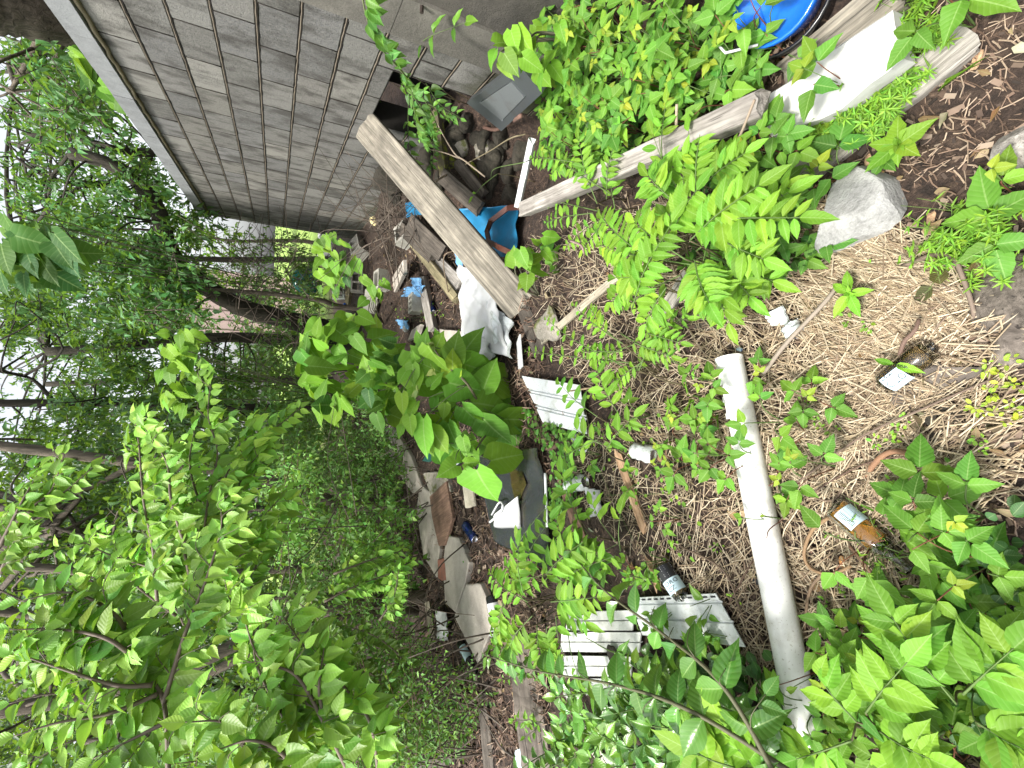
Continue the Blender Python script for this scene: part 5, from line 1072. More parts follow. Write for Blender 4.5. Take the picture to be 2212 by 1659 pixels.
# bedstraw: whorled narrow leaves
def bedstraw(poly, n, label, s=.022):
    P = samp(poly, n); b0 = at(*P[0], 0); p = Plant(b0)
    for X, Y in P:
        b = at(X, Y, 0); d = nz(V(random.gauss(0, .6), random.gauss(0, .6), .7)); L = random.uniform(.06, .14); p.stem([b, b+d*L*.5+V(0, 0, .01), b+d*L], .001, .0007, (.15, .25, .05), 3)
        for q in (.35, .55, .75, .95):
            c = b+d*L*q; s1 = nz(np.cross(d, V(.3, 1, .2))); s2 = np.cross(d, s1)
            for k in range(7):
                a = 6.28*k/7+q; e = s1*math.cos(a)+s2*math.sin(a)+d*.25; p.L.add('blade', c, c+nz(e)*s*random.uniform(.7, 1.1), rn(1, .3, .2, c), BRIGHT*random.uniform(.8, 1.3), s*.2)
    p.build('bedstraw', label, 'bedstraw')
bedstraw([(1770, 280), (1850, 240), (1930, 170), (1985, 190), (1960, 240), (1880, 290), (1820, 330)], 95, 'bright bedstraw patch growing under the white foam board')
bedstraw([(2050, 470), (2140, 450), (2170, 540), (2140, 590), (2060, 560)], 50, 'bedstraw patch on the soil beside the old log')
bedstraw([(1930, 30), (2060, 20), (2050, 110), (1960, 110)], 26, 'thin bedstraw stems over the end of the timbers')
bedstraw([(1270, 240), (1340, 230), (1350, 310), (1280, 320)], 26, 'bedstraw in the ivy beside the metal box')
bedstraw([(1870, 1160), (1930, 1140), (1940, 1180), (1890, 1200)], 16, 'little bedstraw tuft by the neck of the amber bottle')
def grass(X, Y, n, L, label, dd=None):
    b = at(X, Y, 0); p = Plant(b); p.L.clear = False
    for k in range(n):
        a = random.uniform(0, 6.28); d = nz(V(math.cos(a), math.sin(a), random.uniform(.4, 1.3))); q = b+V(random.gauss(0, .01), random.gauss(0, .01), 0); l = L*random.uniform(.6, 1.1); p.L.add('blade', q, q+d*l, nz(V(random.gauss(0, .2), 0, 1)), BRIGHT*.8, .006)
    p.build('grass_tuft', label, 'grass')
grass(1545, 890, 12, .09, 'grass tuft at the torn side of the pipe'); grass(2030, 180, 4, .12, 'single curved grass blades right of the foam board'); grass(1900, 1110, 6, .08, 'grass blades lying over the label of the amber bottle'); grass(1500, 860, 8, .08, 'grass tuft by the ferny weed')
# wilted plant
def wilted():
    b = at(2085, 640, 0); p = Plant(b)
    for k in range(11):
        q = b+V(random.gauss(0, .04), random.gauss(0, .05), random.uniform(.01, .04)); d = nz(V(random.gauss(0, 1), random.gauss(0, 1), -.1)); p.L.add('ivy', q, q+d*.055, rn(1, .2, .3, q), (.085, .075, .035)); p.stem([b, q], .002, .0015, (.2, .14, .1))
    p.build('wilted_plant', 'wilted olive brown plant lying against the old log', 'wilted plant')
wilted()

# --- wrinkled leaved bush, lower left
def leafy_branch(p, pts, r0, r1, ll, c, kind='ovate', gap=.045, hang=.35, both=True, stem_t=STEM_B, start=.1, wj=1.0, side_len=0, camf=.7, nst=5):
    C = curve(pts, 8); p.S.tube(C, np.linspace(r0, r1, len(C)), nst, stem_t); tot = 0; nxt = 0; T_ = sum(np.linalg.norm(b-a) for a, b in zip(C[:-1], C[1:]))
    for a, b in zip(C[:-1], C[1:]):
        l = np.linalg.norm(b-a); d = (b-a)/max(l, 1e-6)
        while nxt <= tot+l:
            q = a+d*(nxt-tot); u_ = nxt/T_
            if u_ > start:
                n0 = rn(1, camf, .3, q); side = nz(np.cross(d, n0)); s = ll*(1.05-.45*u_)*random.uniform(.75, 1.2)
                for sg in ((-1, 1) if both else (random.choice((-1, 1)),)):
                    dd = nz(side*sg+d*random.uniform(.2, .7)+V(0, 0, -hang*random.uniform(.5, 1.5))); cc = c*random.uniform(.7, 1.15)*(.7+.65*u_); st = q+dd*.008
                    p.L.add(kind, st, st+dd*s, nz(n0+V(*[random.gauss(0, .25) for _ in range(3)])), cc, None)
                if side_len and random.random() < .5:
                    sg = random.choice((-1, 1)); e = nz(side*sg+d*.9+V(0, 0, -.1)); L = side_len*random.uniform(.5, 1.1)*(1-.5*u_); leafy_branch(p, [q, q+e*L*.5+V(0, 0, .02), q+e*L+V(0, 0, -.05*L)], r1, .001, ll*.85, c*random.uniform(.85, 1.15), kind, gap, hang, both, stem_t, .05, wj, 0, camf, 4)
            nxt += gap*random.uniform(.8, 1.2)
        tot += l
    d = nz(C[-1]-C[-2]); p.L.add(kind, C[-1], C[-1]+d*ll*.6, rn(1, camf, .2, C[-1]), c*1.15)
hollow_vine()
def wr_bush():
    for k, (pts, lab) in enumerate([
        ([(1760, 1700, .3), (1500, 1540, .42), (1330, 1480, .42), (1165, 1450, .38), (1045, 1415, .34)], 'long arching stem with crinkled glossy leaves crossing the rotten log'),
        ([(1700, 1720, .35), (1560, 1480, .42), (1420, 1360, .38), (1300, 1270, .34), (1215, 1170, .3)], 'crinkled leaved stem crossing over the white siding strips')]):
        P = [at(*q) for q in pts]; p = Plant(at(pts[0][0], 1690, 0)); leafy_branch(p, P, .007, .002, .105, MID*.9+BLUE_G*.15, 'wrinkled', .085, .15, True, (.10, .10, .05), .1, 1, .1, .6)
        p.build('arching_stem', lab, 'bush branch', 'crinkled leaved stems', 'leaf_gloss')
    poly = [(1330, 1480), (1450, 1390), (1600, 1420), (1720, 1500), (1760, 1659), (1300, 1659), (1280, 1560)]
    for k, (X, Y) in enumerate(samp(poly, 13, 55)):
        b = at(X, Y, 0); p = Plant(b)
        for q in range(4):
            a = random.uniform(0, 6.28); h = random.uniform(.22, .46); e = b+V(math.cos(a)*.16, math.sin(a)*.16, h); br = random.random()
            leafy_branch(p, [b, (b+e)/2+V(0, 0, .08), e], .004, .0015, random.uniform(.065, .095), BLUE_G*.6*(1-br)+MID*.5*(1-br)+BRIGHT*br*.75, 'wrinkled' if br < .6 else 'ovate', .048, .12, True, STEM_G, .35, 1, 0, .5)
        p.build('crinkled_bush', 'crinkled glossy leaved bush in the thicket at the lower left', 'bush', 'crinkled bushes at the lower left', 'leaf_gloss')
wr_bush()
for X, Y, s, c in [(1545, 1290, .07, .6), (1470, 1310, .055, .35), (1430, 1260, .05, .6), (1540, 1350, .06, .7), (1600, 1380, .05, .7), (1240, 1440, .05, .5), (1280, 1490, .05, .6), (1180, 1560, .06, .6), (1150, 1450, .05, .5)]:
    b = at(X, Y, 0); p = Plant(b)
    for k in range(3):
        a = random.uniform(0, 6.28); e = b+V(math.cos(a)*.06, math.sin(a)*.06, random.uniform(.10, .2)); leafy_branch(p, [b, (b+e)/2, e], .002, .001, s, MID*(1-c)+BRIGHT*c*.9, 'ovate', .035, .05, True, STEM_G, .3, 1, 0, .5)
    p.build('leafy_shoot', 'small ovate leaved shoot among the white siding pieces', 'shoot', 'shoots among the siding', 'leaf')
# round leaved creeping mat beside the black sheet
def creeper(poly, n, s, c, label):
    P = samp(poly, n); p = Plant(at(*P[0], 0)); 
    for X, Y in P:
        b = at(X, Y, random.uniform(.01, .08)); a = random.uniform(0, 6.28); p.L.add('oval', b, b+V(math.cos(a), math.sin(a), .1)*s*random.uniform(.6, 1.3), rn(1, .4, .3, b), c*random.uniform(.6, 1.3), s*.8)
    for i in range(6):
        a, b = random.choice(P), random.choice(P); p.stem([at(*a, .01), at((a[0]+b[0])/2, (a[1]+b[1])/2, .02), at(*b, .01)], .0015, .001)
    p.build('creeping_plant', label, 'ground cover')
creeper([(1190, 960), (1240, 970), (1250, 1060), (1210, 1150), (1180, 1130)], 170, .026, MID, 'round leaved creeping plant along the right edge of the black sheet')
creeper([(1130, 880), (1200, 900), (1240, 960), (1190, 980), (1140, 940)], 110, .03, MID*.8, 'round leaved creeping plant under the big heart leaves and soffit piece')
creeper([(930, 1075), (990, 1090), (985, 1170), (1010, 1210), (980, 1220), (950, 1150)], 130, .02, DARK*1.3, 'small dark leaved creeper between the blue can and the bark slab')
creeper([(890, 1540), (960, 1480), (1010, 1500), (1010, 1640), (900, 1640)], 260, .05, MID*.7, 'rounded dark leaved plants at the lower left of the slope')
creeper([(1220, 900), (1480, 900), (1520, 1200), (1380, 1240), (1240, 1150)], 120, .018, BRIGHT*.9, 'little green weeds sprinkled in the straw left of the pipe')
creeper([(840, 660), (960, 650), (960, 690), (880, 720)], 40, .03, BRIGHT, 'bright small weeds in the litter by the blue can')
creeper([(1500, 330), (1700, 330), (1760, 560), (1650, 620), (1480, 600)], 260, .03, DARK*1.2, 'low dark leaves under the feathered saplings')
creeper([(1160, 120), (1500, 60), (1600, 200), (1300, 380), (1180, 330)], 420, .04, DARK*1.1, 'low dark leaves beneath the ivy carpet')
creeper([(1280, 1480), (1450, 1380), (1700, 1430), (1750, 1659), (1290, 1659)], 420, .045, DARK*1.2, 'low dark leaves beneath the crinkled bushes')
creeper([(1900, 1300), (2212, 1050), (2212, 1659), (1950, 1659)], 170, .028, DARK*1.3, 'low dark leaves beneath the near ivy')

# ================================================================ HONEYSUCKLE BUSHES AND UNDERGROWTH (left)
def pxs(*a): return [px(x, y, d) for x, y, d in a]
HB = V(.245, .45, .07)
def honey(label, base, branches, ll, c, gap=.05, side=.22, group='arching honeysuckle bushes', r0=.008, hang=.3):
    p = Plant(at(*base, 0))
    for br in branches: leafy_branch(p, pxs(*br), r0, .0015, ll*1.65, c*random.uniform(.9, 1.35), 'ovate', gap*.85, hang, True, (.17, .13, .10), .06, 1, side, .8)
    p.build('honeysuckle', label, 'bush', group, 'leaf')
honey('nearest honeysuckle bush arching in from the lower left with a forked brown stem', (960, 1659), [
    [(365, 1680, 1.56), (354, 1517, 1.64), (302, 1430, 1.72), (278, 1361, 1.76), (250, 1300, 1.80)], [(354, 1517, 1.64), (400, 1370, 1.68), (444, 1257, 1.72), (476, 1152, 1.76), (478, 1100, 1.80)],
    [(330, 1480, 1.64), (250, 1480, 1.64), (120, 1440, 1.68), (30, 1410, 1.72)], [(300, 1430, 1.72), (250, 1330, 1.72), (150, 1280, 1.80), (40, 1300, 1.80)], [(302, 1430, 1.64), (230, 1380, 1.64), (130, 1360, 1.72), (20, 1360, 1.72)],
    [(340, 1500, 1.64), (240, 1540, 1.64), (130, 1560, 1.64), (30, 1590, 1.64)], [(360, 1560, 1.56), (300, 1590, 1.56), (200, 1640, 1.56)]], .06, HB, .045, .2)
honey('honeysuckle bush with bright drooping sprays at the left over the tree trunks', (980, 1500), [
    [(340, 1300, 2.4), (330, 1180, 2.4), (310, 1080, 2.4), (300, 960, 2.5), (290, 900, 2.5)], [(420, 1300, 2.4), (400, 1200, 2.3), (380, 1110, 2.4), (330, 1040, 2.4)], [(440, 1280, 2.3), (440, 1180, 2.3), (450, 1080, 2.4), (470, 980, 2.5), (450, 900, 2.5), (455, 830, 2.5)],
    [(480, 1200, 2.4), (500, 1100, 2.4), (530, 1020, 2.5), (560, 980, 2.5)], [(430, 1300, 2.4), (360, 1240, 2.4), (240, 1200, 2.5), (180, 1170, 2.5)], [(500, 1240, 2.5), (560, 1130, 2.6), (620, 1060, 2.6)],
    [(400, 1180, 2.3), (370, 1080, 2.3), (360, 1000, 2.4), (310, 920, 2.4)], [(470, 1150, 2.5), (430, 1080, 2.5), (410, 1000, 2.5), (420, 930, 2.5)], [(380, 1330, 2.5), (280, 1250, 2.5), (230, 1150, 2.6)], [(520, 1180, 2.5), (510, 1060, 2.5), (570, 940, 2.6)]], .062, HB*1.1, .045, .22)
honey('bright honeysuckle thicket filling the left middle in front of the wood', (960, 1500), [
    [(330, 1380, 2.7), (260, 1300, 2.7), (210, 1230, 2.7)], [(420, 1400, 2.6), (370, 1300, 2.6), (300, 1240, 2.6), (250, 1180, 2.7)], [(480, 1380, 2.6), (460, 1280, 2.6), (420, 1200, 2.6), (380, 1150, 2.6)], [(460, 1160, 2.7), (430, 1060, 2.7), (370, 980, 2.7)],
    [(540, 1280, 2.6), (560, 1200, 2.7), (600, 1130, 2.7), (640, 1100, 2.8)], [(480, 1050, 2.8), (520, 960, 2.8), (600, 920, 2.9), (650, 880, 2.9)], [(300, 1180, 2.8), (330, 1100, 2.8), (340, 1020, 2.8)], [(180, 1500, 2.4), (100, 1500, 2.4), (20, 1520, 2.4)], [(260, 1600, 2.3), (160, 1600, 2.3), (60, 1650, 2.3)], [(560, 1340, 2.5), (500, 1300, 2.5), (480, 1220, 2.5)], [(220, 1400, 2.5), (140, 1400, 2.5), (60, 1440, 2.5)]], .06, HB*1.1, .045, .25, r0=.006)
honey('honeysuckle spray of pointed leaves hanging at the left top edge', (900, 1500), [[(0, 1240, 2.6), (60, 1110, 2.6), (110, 1060, 2.6), (140, 980, 2.6)], [(0, 1180, 2.6), (50, 1080, 2.6), (90, 1010, 2.7)], [(60, 1110, 2.6), (130, 1070, 2.6), (200, 1010, 2.6)]], .055, HB, .04, .18)
honey('low honeysuckle bush with large pale leaves at the bottom left edge', (900, 1659), [
    [(700, 1680, 1.41), (620, 1560, 1.41), (560, 1450, 1.41), (545, 1380, 1.44)], [(760, 1680, 1.33), (700, 1560, 1.33), (640, 1460, 1.37), (560, 1420, 1.41), (520, 1310, 1.41)], [(560, 1680, 1.33), (520, 1600, 1.33), (480, 1560, 1.33), (400, 1560, 1.33)],
    [(660, 1680, 1.26), (600, 1620, 1.26), (540, 1600, 1.26), (470, 1620, 1.29)], [(820, 1680, 1.41), (800, 1560, 1.41), (740, 1480, 1.41), (660, 1400, 1.44), (610, 1330, 1.48)], [(720, 1600, 1.33), (690, 1500, 1.33), (700, 1400, 1.37)]], .062, HB*.95, .042, .16)
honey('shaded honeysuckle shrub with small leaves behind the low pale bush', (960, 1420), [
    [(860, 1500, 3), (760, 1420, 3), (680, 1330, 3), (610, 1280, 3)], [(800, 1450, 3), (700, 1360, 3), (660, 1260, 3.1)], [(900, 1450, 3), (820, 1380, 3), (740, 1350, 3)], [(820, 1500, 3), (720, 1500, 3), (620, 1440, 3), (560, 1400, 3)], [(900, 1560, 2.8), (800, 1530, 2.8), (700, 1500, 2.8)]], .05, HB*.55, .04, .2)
honey('bright little honeysuckle shoot hanging before the tree foot', (950, 1300), [[(700, 1300, 2.9), (760, 1270, 2.9), (840, 1240, 2.9), (878, 1230, 2.9)], [(820, 1340, 2.8), (850, 1290, 2.8), (862, 1230, 2.8)], [(720, 1240, 3), (800, 1210, 3), (870, 1190, 3)]], .048, HB*1.05, .032, .12)
def shrub(poly, n, depth, ll, c, label, name='undergrowth_shrub', kind='small', tw=(.15, .35), group='undergrowth shrubs', baseXY=None, per=9, stemp=.5, leaf='leaf', up=.1):
    bx, by = baseXY or (min(960, max(p_[0] for p_ in poly)+20), sum(p_[1] for p_ in poly)/len(poly)); base = px(bx, by, depth[0]) if baseXY is None else at(bx, by, 0); base = V(base[0], base[1], ground(base[0], base[1])); p = Plant(base)
    for i, (X, Y) in enumerate(samp(poly, n)):
        q = px(X, Y, random.uniform(*depth)); q[2] = max(q[2], ground(q[0], q[1])+.03); d = nz(V(random.gauss(0, 1), random.gauss(0, .8), random.gauss(up, .6))); L = random.uniform(*tw); e = q+d*L; e[2] = max(e[2], ground(e[0], e[1])+.02)
        if random.random() < stemp: p.S.tube([q-d*L*.3, (q+e)/2, e], (.003, .001), 3, STEM_B)
        if i % 7 == 0 and q[2] < base[2]+.7: f_ = V(q[0]+random.gauss(0, .25), q[1]+random.gauss(0, .25), 0); f_[2] = ground(f_[0], f_[1]); p.stem([f_, (f_+q)/2+V(random.gauss(0, .08), random.gauss(0, .08), .05), q], .007, .0025, (.10, .08, .06), 5)
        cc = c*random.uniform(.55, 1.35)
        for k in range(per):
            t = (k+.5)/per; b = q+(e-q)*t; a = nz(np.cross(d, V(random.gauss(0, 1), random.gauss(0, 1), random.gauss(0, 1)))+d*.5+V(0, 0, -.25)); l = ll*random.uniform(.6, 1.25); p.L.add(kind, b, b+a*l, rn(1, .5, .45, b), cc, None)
    return p.build(name, label, 'shrub', group, leaf)
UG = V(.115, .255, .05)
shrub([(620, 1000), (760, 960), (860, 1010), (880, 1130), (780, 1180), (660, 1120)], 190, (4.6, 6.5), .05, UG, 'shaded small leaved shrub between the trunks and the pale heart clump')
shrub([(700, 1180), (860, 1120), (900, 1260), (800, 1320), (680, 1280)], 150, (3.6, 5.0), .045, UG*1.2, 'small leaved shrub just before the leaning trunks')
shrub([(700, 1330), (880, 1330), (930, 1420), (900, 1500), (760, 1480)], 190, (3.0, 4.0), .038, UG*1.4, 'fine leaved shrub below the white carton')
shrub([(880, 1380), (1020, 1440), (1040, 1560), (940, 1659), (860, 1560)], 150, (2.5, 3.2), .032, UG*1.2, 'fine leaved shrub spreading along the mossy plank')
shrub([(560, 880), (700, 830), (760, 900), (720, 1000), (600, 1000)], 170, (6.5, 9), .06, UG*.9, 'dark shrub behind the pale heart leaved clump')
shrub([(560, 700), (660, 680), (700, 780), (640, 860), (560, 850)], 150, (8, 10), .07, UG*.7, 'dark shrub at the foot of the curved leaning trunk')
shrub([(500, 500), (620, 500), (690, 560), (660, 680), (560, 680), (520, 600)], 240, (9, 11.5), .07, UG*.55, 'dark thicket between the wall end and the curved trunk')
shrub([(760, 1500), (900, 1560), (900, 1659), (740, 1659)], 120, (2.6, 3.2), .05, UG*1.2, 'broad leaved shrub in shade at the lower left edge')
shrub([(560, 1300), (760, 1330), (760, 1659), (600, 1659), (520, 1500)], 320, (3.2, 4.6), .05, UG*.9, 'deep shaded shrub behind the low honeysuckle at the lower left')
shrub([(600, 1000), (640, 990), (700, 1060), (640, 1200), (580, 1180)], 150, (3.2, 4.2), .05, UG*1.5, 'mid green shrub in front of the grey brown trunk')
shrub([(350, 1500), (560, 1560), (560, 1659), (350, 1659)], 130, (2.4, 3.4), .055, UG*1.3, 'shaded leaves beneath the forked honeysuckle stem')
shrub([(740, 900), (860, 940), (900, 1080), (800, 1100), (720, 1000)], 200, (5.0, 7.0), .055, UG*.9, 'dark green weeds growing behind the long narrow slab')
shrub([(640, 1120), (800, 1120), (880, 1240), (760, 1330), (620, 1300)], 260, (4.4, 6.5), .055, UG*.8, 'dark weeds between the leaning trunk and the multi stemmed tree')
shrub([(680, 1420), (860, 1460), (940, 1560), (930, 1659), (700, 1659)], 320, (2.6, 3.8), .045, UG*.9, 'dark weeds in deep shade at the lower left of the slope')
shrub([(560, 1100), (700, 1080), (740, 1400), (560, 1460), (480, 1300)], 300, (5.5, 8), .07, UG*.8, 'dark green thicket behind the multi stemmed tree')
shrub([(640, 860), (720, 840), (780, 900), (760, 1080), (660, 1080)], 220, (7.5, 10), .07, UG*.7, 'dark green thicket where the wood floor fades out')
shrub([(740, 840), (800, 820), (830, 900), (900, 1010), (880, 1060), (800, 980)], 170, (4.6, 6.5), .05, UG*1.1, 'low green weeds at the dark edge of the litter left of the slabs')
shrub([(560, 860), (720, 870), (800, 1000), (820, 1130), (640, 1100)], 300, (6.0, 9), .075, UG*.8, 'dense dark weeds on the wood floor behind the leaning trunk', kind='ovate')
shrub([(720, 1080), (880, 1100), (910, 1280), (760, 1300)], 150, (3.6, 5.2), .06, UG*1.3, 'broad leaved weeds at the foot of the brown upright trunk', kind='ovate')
# dead vines hanging in the undergrowth
def tangle(poly, n, depth, label, r=.004):
    b = MB()
    for X, Y in samp(poly, n):
        q = px(X, Y, random.uniform(*depth)); d = nz(V(random.gauss(.2, .8), random.gauss(0, .6), random.gauss(-.1, .7))); L = random.uniform(.3, .9); m_ = q+d*L*.5+V(random.gauss(0, .06), random.gauss(0, .06), random.gauss(0, .06)); e = q+d*L
        P = [V(w_[0], w_[1], max(w_[2], ground(w_[0], w_[1])+.01)) for w_ in (q, m_, e)]; b.tube(curve(P, 3), np.linspace(r*random.uniform(.5, 1.3), r*.4, 7), 4, np.array((.14, .11, .085))*random.uniform(.5, 1.4))
    o = b.build('bare_tangle', M['rope'], None, True); tag(o, label, 'tangle', None, 'stuff')
tangle([(560, 980), (880, 980), (940, 1300), (1040, 1500), (1000, 1659), (600, 1659)], 130, (2.8, 5.5), 'tangle of bare dead vines and twigs in the shaded undergrowth', .0035)
tangle([(480, 500), (700, 520), (720, 700), (600, 820), (500, 700)], 260, (7, 9.5), 'tangle of bare dark twigs behind the far end of the wall', .006)
tangle([(820, 440), (900, 380), (930, 470), (860, 520), (790, 500)], 160, (4.0, 5.5), 'mat of reddish roots heaped against the wall foot', .005)

# ================================================================ TREES
def tree(label, trunks, crowns, ll, c, name='woodland_tree', group='trees of the wood', bark='bark', per=9, tw=(.22, .5), limbs=18, kind='small', baseXY=None, leaf='leaf', trans=None):
    """trunks: list of ([(X, Y, depth)...], r0, r1); crowns: list of (poly, twigs, depth range)"""
    P0 = pxs(*trunks[0][0]); base = V(P0[0][0], P0[0][1], ground(P0[0][0], P0[0][1])); r = thing(name, label, 'tree', base, group); b = MB(); ends = []
    for k, (pts, r0, r1) in enumerate(trunks):
        P = pxs(*pts)
        if k == 0: P = [base+V(0, 0, -.1)]+[p_ for p_ in P if p_[2] > base[2]+.15]
        C = curve(P, 7); tb = MB(); tb.tube(C, np.linspace(r0, r1, len(C)), 9, (.5, .5, .5), .14); tb.build('trunk', M[bark], r, True); ends += C[len(C)//2:]
    L = Leaves(); tws = []
    for poly, n, dep in crowns:
        for X, Y, dd_ in [(a_+random.gauss(0, 13), b_+random.gauss(0, 13), e_+random.gauss(0, .25)) for a_, b_, e_ in [(a_, b_, random.uniform(*dep)) for a_, b_ in samp(poly, n//4)] for _ in range(4)]:
            q = px(X, Y, dd_); d = nz(V(random.gauss(0, 1), random.gauss(0, 1), random.gauss(-.15, .5))); t = random.uniform(*tw); tws.append((q, d, t)); cc = c*random.uniform(.6, 1.3)
            for k in range(per):
                u_ = (k+.5)/per; s = q+d*t*u_; a = nz(np.cross(d, V(random.gauss(0, 1), random.gauss(0, 1), random.gauss(0, 1)))+d*.45+V(0, 0, -.3)); l = ll*random.uniform(.65, 1.25); L.add(kind, s, s+a*l, rn(1, .25, .5, s), cc, None)
    for q, d, t in random.sample(tws, min(len(tws), limbs)):
        e = min(random.sample(ends, min(10, len(ends))), key=lambda w_: np.linalg.norm(w_-q)); m_ = (e+q)/2+V(random.gauss(0, .15), random.gauss(0, .15), random.gauss(.1, .15)); dl = np.linalg.norm(q-e)
        b.tube(curve([e, m_, q, q+d*t*.8], 4), np.linspace(.008+.008*dl, .004, 13), 5, (.5, .5, .5), .1)
    for q, d, t in random.sample(tws, min(len(tws), 60 if per < 9 else 90)): b.tube([q-d*.15, q+d*t], (.005, .002), 3, (.5, .5, .5))
    b.build('branches', M[bark], r, True); L.build('crown', M[leaf], r); return r
TG = V(.055, .15, .04)
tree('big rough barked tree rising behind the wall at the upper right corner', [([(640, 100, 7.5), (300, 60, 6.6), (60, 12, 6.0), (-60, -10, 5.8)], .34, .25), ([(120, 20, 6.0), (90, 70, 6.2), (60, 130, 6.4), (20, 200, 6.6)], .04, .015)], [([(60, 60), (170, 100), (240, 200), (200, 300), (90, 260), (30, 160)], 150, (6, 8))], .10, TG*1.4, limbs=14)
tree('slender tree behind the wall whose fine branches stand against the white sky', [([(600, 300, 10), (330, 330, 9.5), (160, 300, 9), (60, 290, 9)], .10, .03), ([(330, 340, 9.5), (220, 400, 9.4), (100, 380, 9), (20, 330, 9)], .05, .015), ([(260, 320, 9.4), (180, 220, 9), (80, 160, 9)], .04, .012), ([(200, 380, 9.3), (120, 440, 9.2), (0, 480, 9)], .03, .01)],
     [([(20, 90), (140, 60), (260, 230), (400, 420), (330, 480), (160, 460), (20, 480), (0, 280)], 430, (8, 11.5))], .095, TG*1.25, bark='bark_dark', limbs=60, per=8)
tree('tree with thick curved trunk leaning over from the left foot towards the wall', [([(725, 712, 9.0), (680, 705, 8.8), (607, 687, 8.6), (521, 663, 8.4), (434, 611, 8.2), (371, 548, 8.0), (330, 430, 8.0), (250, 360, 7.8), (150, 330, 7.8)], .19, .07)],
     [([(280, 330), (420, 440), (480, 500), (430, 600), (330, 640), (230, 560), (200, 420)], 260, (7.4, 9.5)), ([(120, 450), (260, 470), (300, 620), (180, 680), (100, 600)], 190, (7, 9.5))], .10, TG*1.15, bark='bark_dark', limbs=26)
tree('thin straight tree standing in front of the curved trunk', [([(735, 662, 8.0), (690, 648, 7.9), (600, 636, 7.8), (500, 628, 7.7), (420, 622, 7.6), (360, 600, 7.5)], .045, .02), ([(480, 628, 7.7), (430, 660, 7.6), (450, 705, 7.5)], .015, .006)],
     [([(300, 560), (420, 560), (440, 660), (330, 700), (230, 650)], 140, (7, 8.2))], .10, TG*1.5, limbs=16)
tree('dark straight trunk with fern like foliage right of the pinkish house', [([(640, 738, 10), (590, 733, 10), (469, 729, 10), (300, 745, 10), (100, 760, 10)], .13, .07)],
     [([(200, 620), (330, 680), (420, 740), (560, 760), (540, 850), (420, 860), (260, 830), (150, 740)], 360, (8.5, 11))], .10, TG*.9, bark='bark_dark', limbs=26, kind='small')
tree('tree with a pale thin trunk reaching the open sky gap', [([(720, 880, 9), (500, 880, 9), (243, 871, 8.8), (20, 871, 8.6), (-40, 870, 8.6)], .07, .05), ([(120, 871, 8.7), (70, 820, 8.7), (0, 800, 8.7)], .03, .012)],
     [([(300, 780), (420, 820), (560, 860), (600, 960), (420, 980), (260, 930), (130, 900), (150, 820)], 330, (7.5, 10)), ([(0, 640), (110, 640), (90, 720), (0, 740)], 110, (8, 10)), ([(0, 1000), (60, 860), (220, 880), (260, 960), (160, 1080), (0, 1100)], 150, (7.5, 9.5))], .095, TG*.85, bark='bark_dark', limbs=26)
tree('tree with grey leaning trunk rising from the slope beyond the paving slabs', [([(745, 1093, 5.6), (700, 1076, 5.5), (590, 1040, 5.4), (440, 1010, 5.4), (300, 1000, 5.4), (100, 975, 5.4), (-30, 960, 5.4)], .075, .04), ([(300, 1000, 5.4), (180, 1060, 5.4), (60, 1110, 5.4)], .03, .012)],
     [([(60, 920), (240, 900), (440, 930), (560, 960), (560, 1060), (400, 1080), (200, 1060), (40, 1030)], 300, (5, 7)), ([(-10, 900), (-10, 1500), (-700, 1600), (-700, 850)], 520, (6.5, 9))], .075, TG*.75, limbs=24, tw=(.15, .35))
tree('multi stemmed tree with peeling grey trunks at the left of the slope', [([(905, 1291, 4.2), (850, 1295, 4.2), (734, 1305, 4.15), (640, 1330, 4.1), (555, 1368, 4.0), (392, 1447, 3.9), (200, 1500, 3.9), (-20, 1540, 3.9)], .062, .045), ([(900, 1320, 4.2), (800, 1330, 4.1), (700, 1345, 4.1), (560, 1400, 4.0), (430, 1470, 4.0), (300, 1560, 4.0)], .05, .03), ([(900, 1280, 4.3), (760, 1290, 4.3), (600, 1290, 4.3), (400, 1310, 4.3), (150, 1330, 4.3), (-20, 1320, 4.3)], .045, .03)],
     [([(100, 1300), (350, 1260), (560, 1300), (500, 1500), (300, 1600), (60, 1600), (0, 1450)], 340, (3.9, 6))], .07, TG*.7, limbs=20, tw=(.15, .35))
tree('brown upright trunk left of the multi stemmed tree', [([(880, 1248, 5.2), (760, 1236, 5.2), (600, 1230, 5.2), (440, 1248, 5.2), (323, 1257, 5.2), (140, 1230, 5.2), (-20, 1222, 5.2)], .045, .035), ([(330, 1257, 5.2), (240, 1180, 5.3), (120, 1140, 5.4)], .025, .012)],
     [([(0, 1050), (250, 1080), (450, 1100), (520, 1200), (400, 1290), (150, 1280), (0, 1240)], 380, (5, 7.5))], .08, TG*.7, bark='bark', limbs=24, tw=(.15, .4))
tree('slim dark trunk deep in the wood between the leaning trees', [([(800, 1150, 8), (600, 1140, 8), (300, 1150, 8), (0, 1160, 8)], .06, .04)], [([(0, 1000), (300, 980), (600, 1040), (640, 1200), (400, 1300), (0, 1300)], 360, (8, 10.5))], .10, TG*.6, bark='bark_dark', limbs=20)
tree('far left trunk low behind the honeysuckle', [([(850, 1480, 6), (650, 1500, 6), (400, 1480, 6), (100, 1440, 6), (-30, 1430, 6)], .06, .04)], [([(0, 1340), (300, 1300), (600, 1340), (700, 1500), (620, 1659), (0, 1659)], 700, (5.5, 9)), ([(0, 1400), (500, 1700), (200, 2300), (-300, 2000)], 420, (4.5, 7))], .09, TG*.6, bark='bark_dark', limbs=24)
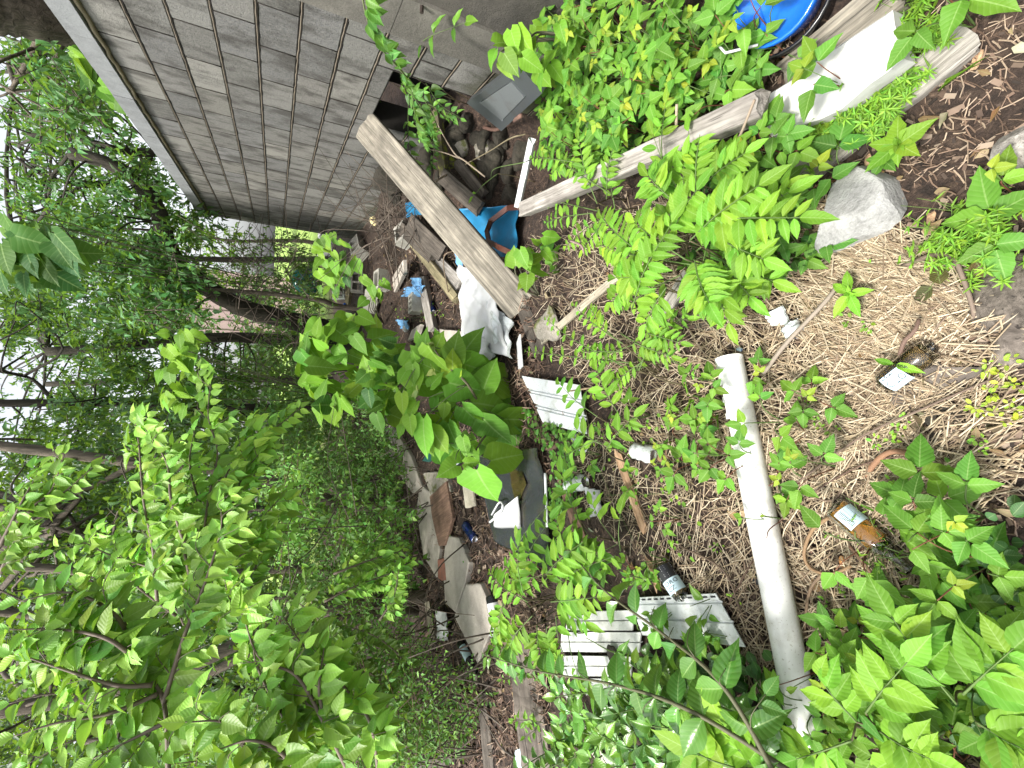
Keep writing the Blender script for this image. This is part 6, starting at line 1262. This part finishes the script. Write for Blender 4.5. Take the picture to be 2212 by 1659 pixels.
tree('branch heavy tree at the top centre hanging leaves over the sky', [([(700, 560, 12), (450, 560, 12), (200, 540, 12), (50, 520, 12)], .08, .04), ([(240, 550, 12), (150, 650, 12), (40, 690, 12)], .04, .015)], [([(60, 480), (250, 470), (360, 560), (330, 700), (160, 720), (40, 650)], 330, (10, 13))], .12, TG*1.0, bark='bark_dark', limbs=26)
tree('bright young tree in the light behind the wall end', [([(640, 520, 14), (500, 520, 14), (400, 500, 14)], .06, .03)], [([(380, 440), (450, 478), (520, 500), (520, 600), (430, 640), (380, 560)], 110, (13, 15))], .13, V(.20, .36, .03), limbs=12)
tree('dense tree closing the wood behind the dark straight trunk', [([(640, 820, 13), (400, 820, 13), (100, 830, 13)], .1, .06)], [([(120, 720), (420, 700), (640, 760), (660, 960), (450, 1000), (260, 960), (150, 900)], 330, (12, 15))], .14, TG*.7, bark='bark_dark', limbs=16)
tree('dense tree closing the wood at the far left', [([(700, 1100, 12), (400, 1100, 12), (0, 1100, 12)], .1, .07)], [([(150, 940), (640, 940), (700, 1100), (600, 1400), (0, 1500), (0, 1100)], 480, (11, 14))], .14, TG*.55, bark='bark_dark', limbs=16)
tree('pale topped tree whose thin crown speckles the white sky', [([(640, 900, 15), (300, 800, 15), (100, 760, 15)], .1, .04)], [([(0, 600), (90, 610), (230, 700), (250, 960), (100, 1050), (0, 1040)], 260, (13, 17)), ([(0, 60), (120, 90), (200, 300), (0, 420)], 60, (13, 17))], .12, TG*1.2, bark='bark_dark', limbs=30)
def forest():
    L = Leaves()
    for X, Y in samp([(520, 800), (560, 640), (640, 620), (700, 700), (705, 900), (700, 1659), (-40, 1659), (0, 1080), (150, 1040), (300, 880)], 3600):
        q = px(X, Y, random.uniform(16, 24)); q[2] = max(q[2], ground(q[0], q[1])+.1)
        for k in range(7):
            s = q+V(random.gauss(0, .35), random.gauss(0, .35), random.gauss(0, .35)); d = nz(V(random.gauss(0, 1), random.gauss(0, 1), random.gauss(-.2, .6))); L.add('quad', s, s+d*random.uniform(.2, .38), rn(1, .2, .5, s), TG*.5*random.uniform(.6, 1.4), None)
    o = L.build('far_wood', M['leaf'], None); tag(o, 'dark far off wood closing the view behind the near trees', 'wood', None, 'stuff')
forest()
shrub([(360, 580), (460, 560), (600, 580), (600, 760), (500, 780), (400, 740)], 150, (13, 17), .12, TG*1.5, 'leafy branches hanging before the pinkish house', per=8, baseXY=None, tw=(.3, .6))
shrub([(640, 560), (690, 570), (700, 650), (640, 660)], 60, (7.4, 8.4), .07, UG*.7, 'dark leaves half hiding the teal plastic lid')
# ================================================================ FAR THINGS
def far_things():
    p0, p1 = px(380, 480, 26), px(700, 790, 26); z0 = ground(p0[0], 26)+.15; r = thing('pink_house', 'far pinkish sided house glimpsed through the branches', 'house', (0, 26, z0)); q = MB()
    xa, xb = px(540, 725, 26)[0], px(540, 592, 26)[0]; q.box(V((xa+xb)/2, 28, z0+3.0), V((xb-xa)/2, 0, 0), V(0, 2, 0), V(0, 0, 3.2)); q.build('siding', M['house'], r)
    g = MB()
    for i in range(int((xb-xa)/.45)): g.box(V(xa+.2+i*.45, 25.99, z0+3.0), V(.02, 0, 0), V(0, .02, 0), V(0, 0, 3.15))
    g.build('batten', M['bark'], r); rf = MB(); rf.box(V((xa+xb)/2, 28, z0+6.35), V((xb-xa)/2+.4, 0, 0), V(0, 2.6, 0), V(0, 0, .12)); rf.build('roof', M['dark_wood'], r)
    w_ = MB(); w_.box(V((xa+xb)/2, 25.97, z0+2.2), V(.5, 0, 0), V(0, .03, 0), V(0, 0, .7)); w_.build('window', M['black'], r)
    # white shed just beyond the wall end
    a, b = px(690, 505, 12), px(745, 560, 12); r = thing('white_appliance', 'white metal cabinet standing beyond the far end of the block wall', 'cabinet', V((a[0]+b[0])/2, 12, ground(a[0], 12)))
    zt = px(690, 520, 12)[2]; zb = ground(a[0], 12); q = MB(); q.box(V((a[0]+b[0])/2, 12.3, (zt+zb)/2), V(abs(a[0]-b[0])/2+.1, 0, 0), V(0, .3, 0), V(0, 0, (zt-zb)/2)); q.build('cabinet_body', M['pale'], r)
    q = MB(); q.box(V((a[0]+b[0])/2, 11.985, (zt+zb)/2), V(.008, 0, 0), V(0, .012, 0), V(0, 0, (zt-zb)/2-.03)); q.build('door_seam', M['black'], r); q = MB(); q.box(V((a[0]+b[0])/2+.06, 11.96, (zt+zb)/2), V(.012, 0, 0), V(0, .02, 0), V(0, 0, .12)); q.build('handle', M['galv'], r)
    # teal saucer
    c = px(664, 606, 9.2); n = tocam(c); r = thing('teal_saucer', 'round teal green plastic lid leaning in the dark thicket', 'plastic lid', c); R_ = 27/FPX*9.2; q = MB(); q.lathe([(0, .001), (.03, R_*.35), (0, R_*.8), (-.04, R_), (-.06, R_*1.0), (-.02, R_*.8), (0, .002)], c, n, 28); q.build('lid', M['teal'], r, True)
    q = MB(); R3 = axes(n, V(0, 0, 1))
    for k in range(8):
        a_ = 6.28*k/8; e = R3[:, 0]*math.cos(a_)+R3[:, 1]*math.sin(a_); q.tube([c+n*.03+e*R_*.1, c+n*.035+e*R_*.35, c+n*.01+e*R_*.78], .006, 5)
    q.build('rib', M['black'], r)
    # window frame lying by the blocks
    P = [at(718, 592, .3), at(722, 646, .3), at(744, 644, .12), at(742, 592, .12)]; r = thing('window_frame', 'old white window frame lying between the thicket and the hollow block', 'window frame', np.mean(P, 0)); q = MB()
    for i in range(4): a, b = P[i], P[(i+1) % 4]; d = nz(b-a); s = nz(np.cross(d, V(0, -1, 1))); q.box((a+b)/2, d*(np.linalg.norm(b-a)/2+.02), s*.025, np.cross(s, d)*.02)
    q.build('frame', M['pale'], r); q = MB(); q.box(np.mean(P, 0), (P[1]-P[0])*.47, (P[3]-P[0])*.47, nz(np.cross(P[1]-P[0], P[3]-P[0]))*.004); q.build('pane', M['glass'], r)
    for i, (X, Y, l) in enumerate([(742, 662, 'little blue bottle scrap in the weeds by the window frame'), (712, 578, 'blue crate corner half hidden below the white cabinet'), (738, 772, 'blue scrap showing through the pale heart leaved clump')]):
        lump('blue_scrap', l, 'plastic scrap', at(X, Y, .06) if i < 2 else px(X, Y, 5.3), .08, .06, .06, M['blue_plastic'], 90+i, .4)
    board('grey_joist', 'mossy joist lying in the weeds behind the split blocks', 'board', at(752, 612, .08), at(748, 655, .08), .12, .08, M['yellow_wood'])
    board('far_plank', 'brown plank on the ground left of the split blocks', 'board', at(770, 630, .05), at(775, 660, .05), .14, .05, M['dark_wood'])
far_things()

# ================================================================ LABELS: the repeats that stand next to something one can find
def relabel():
    LM = [('the metal box', 1085, 200), ('the blue tub', 1660, 40), ('the lower corner of the foam board', 1640, 310), ('the upper corner of the foam board', 1940, 60), ('the grey boulder', 1845, 455), ('the top mouth of the drain pipe', 1575, 775), ('the amber bottle neck', 1968, 1232),
          ('the base of the amber bottle', 1795, 1085), ('the brown vine loop', 1750, 1200), ('the lower right corner of the picture', 2200, 1640), ('the old log end', 2140, 720), ('the muddy liquor bottle', 1905, 832), ('the middle of the drain pipe', 1640, 1000), ('the bottom end of the drain pipe', 1740, 1590),
          ('the clear bottle beside the pipe', 1755, 1500), ('the bone white twig', 1461, 255), ('the middle of the silver beam', 1460, 280), ('the start of the silver beam', 1350, 340), ('the white channel strip', 1140, 330), ('the black hose', 1310, 20), ('the peeled orange root', 1930, 985), ('the dead twig by the beam', 1600, 290), ('the marked lath', 1335, 592), ('the yellow sprig patch', 2150, 850), ('the rotten log', 1180, 1500), ('the lowest white siding strip', 1300, 1490), ('the siding with nail slots', 1500, 1340), ('the black label bottle', 1450, 1255), ('the wilted plant', 2085, 640), ('the clear plastic cup', 1712, 710)]
    by = {}
    for o in sc.objects:
        if o.parent is None and o.get('group') and o.get('category') in ('ivy', 'sprig', 'bush', 'shoot'): by.setdefault(o['group'], []).append(o)
    used = set()
    for g, L in by.items():
        if len({o['label'] for o in L}) > 1: continue
        kind = {'ivy': 'ivy plant', 'sprig': 'green sprig', 'bush': 'crinkled glossy bush', 'shoot': 'ovate leaved shoot'}[L[0]['category']]; free = list(L)
        for nm, X, Y in LM:
            q = sorted((math.hypot(proj(o.location)[0]-X, proj(o.location)[1]-Y), i) for i, o in enumerate(free))
            if nm+L[0]['category'] in used: continue
            if q and q[0][0] < 110 and len(free) > 1:
                used.add(nm+L[0]['category'])
                o = free.pop(q[0][1]); o['label'] = kind+' of the '+g+', the one nearest '+nm if len((kind+' of the '+g+', the one nearest '+nm).split()) <= 16 else kind+' growing closest to '+nm
relabel()
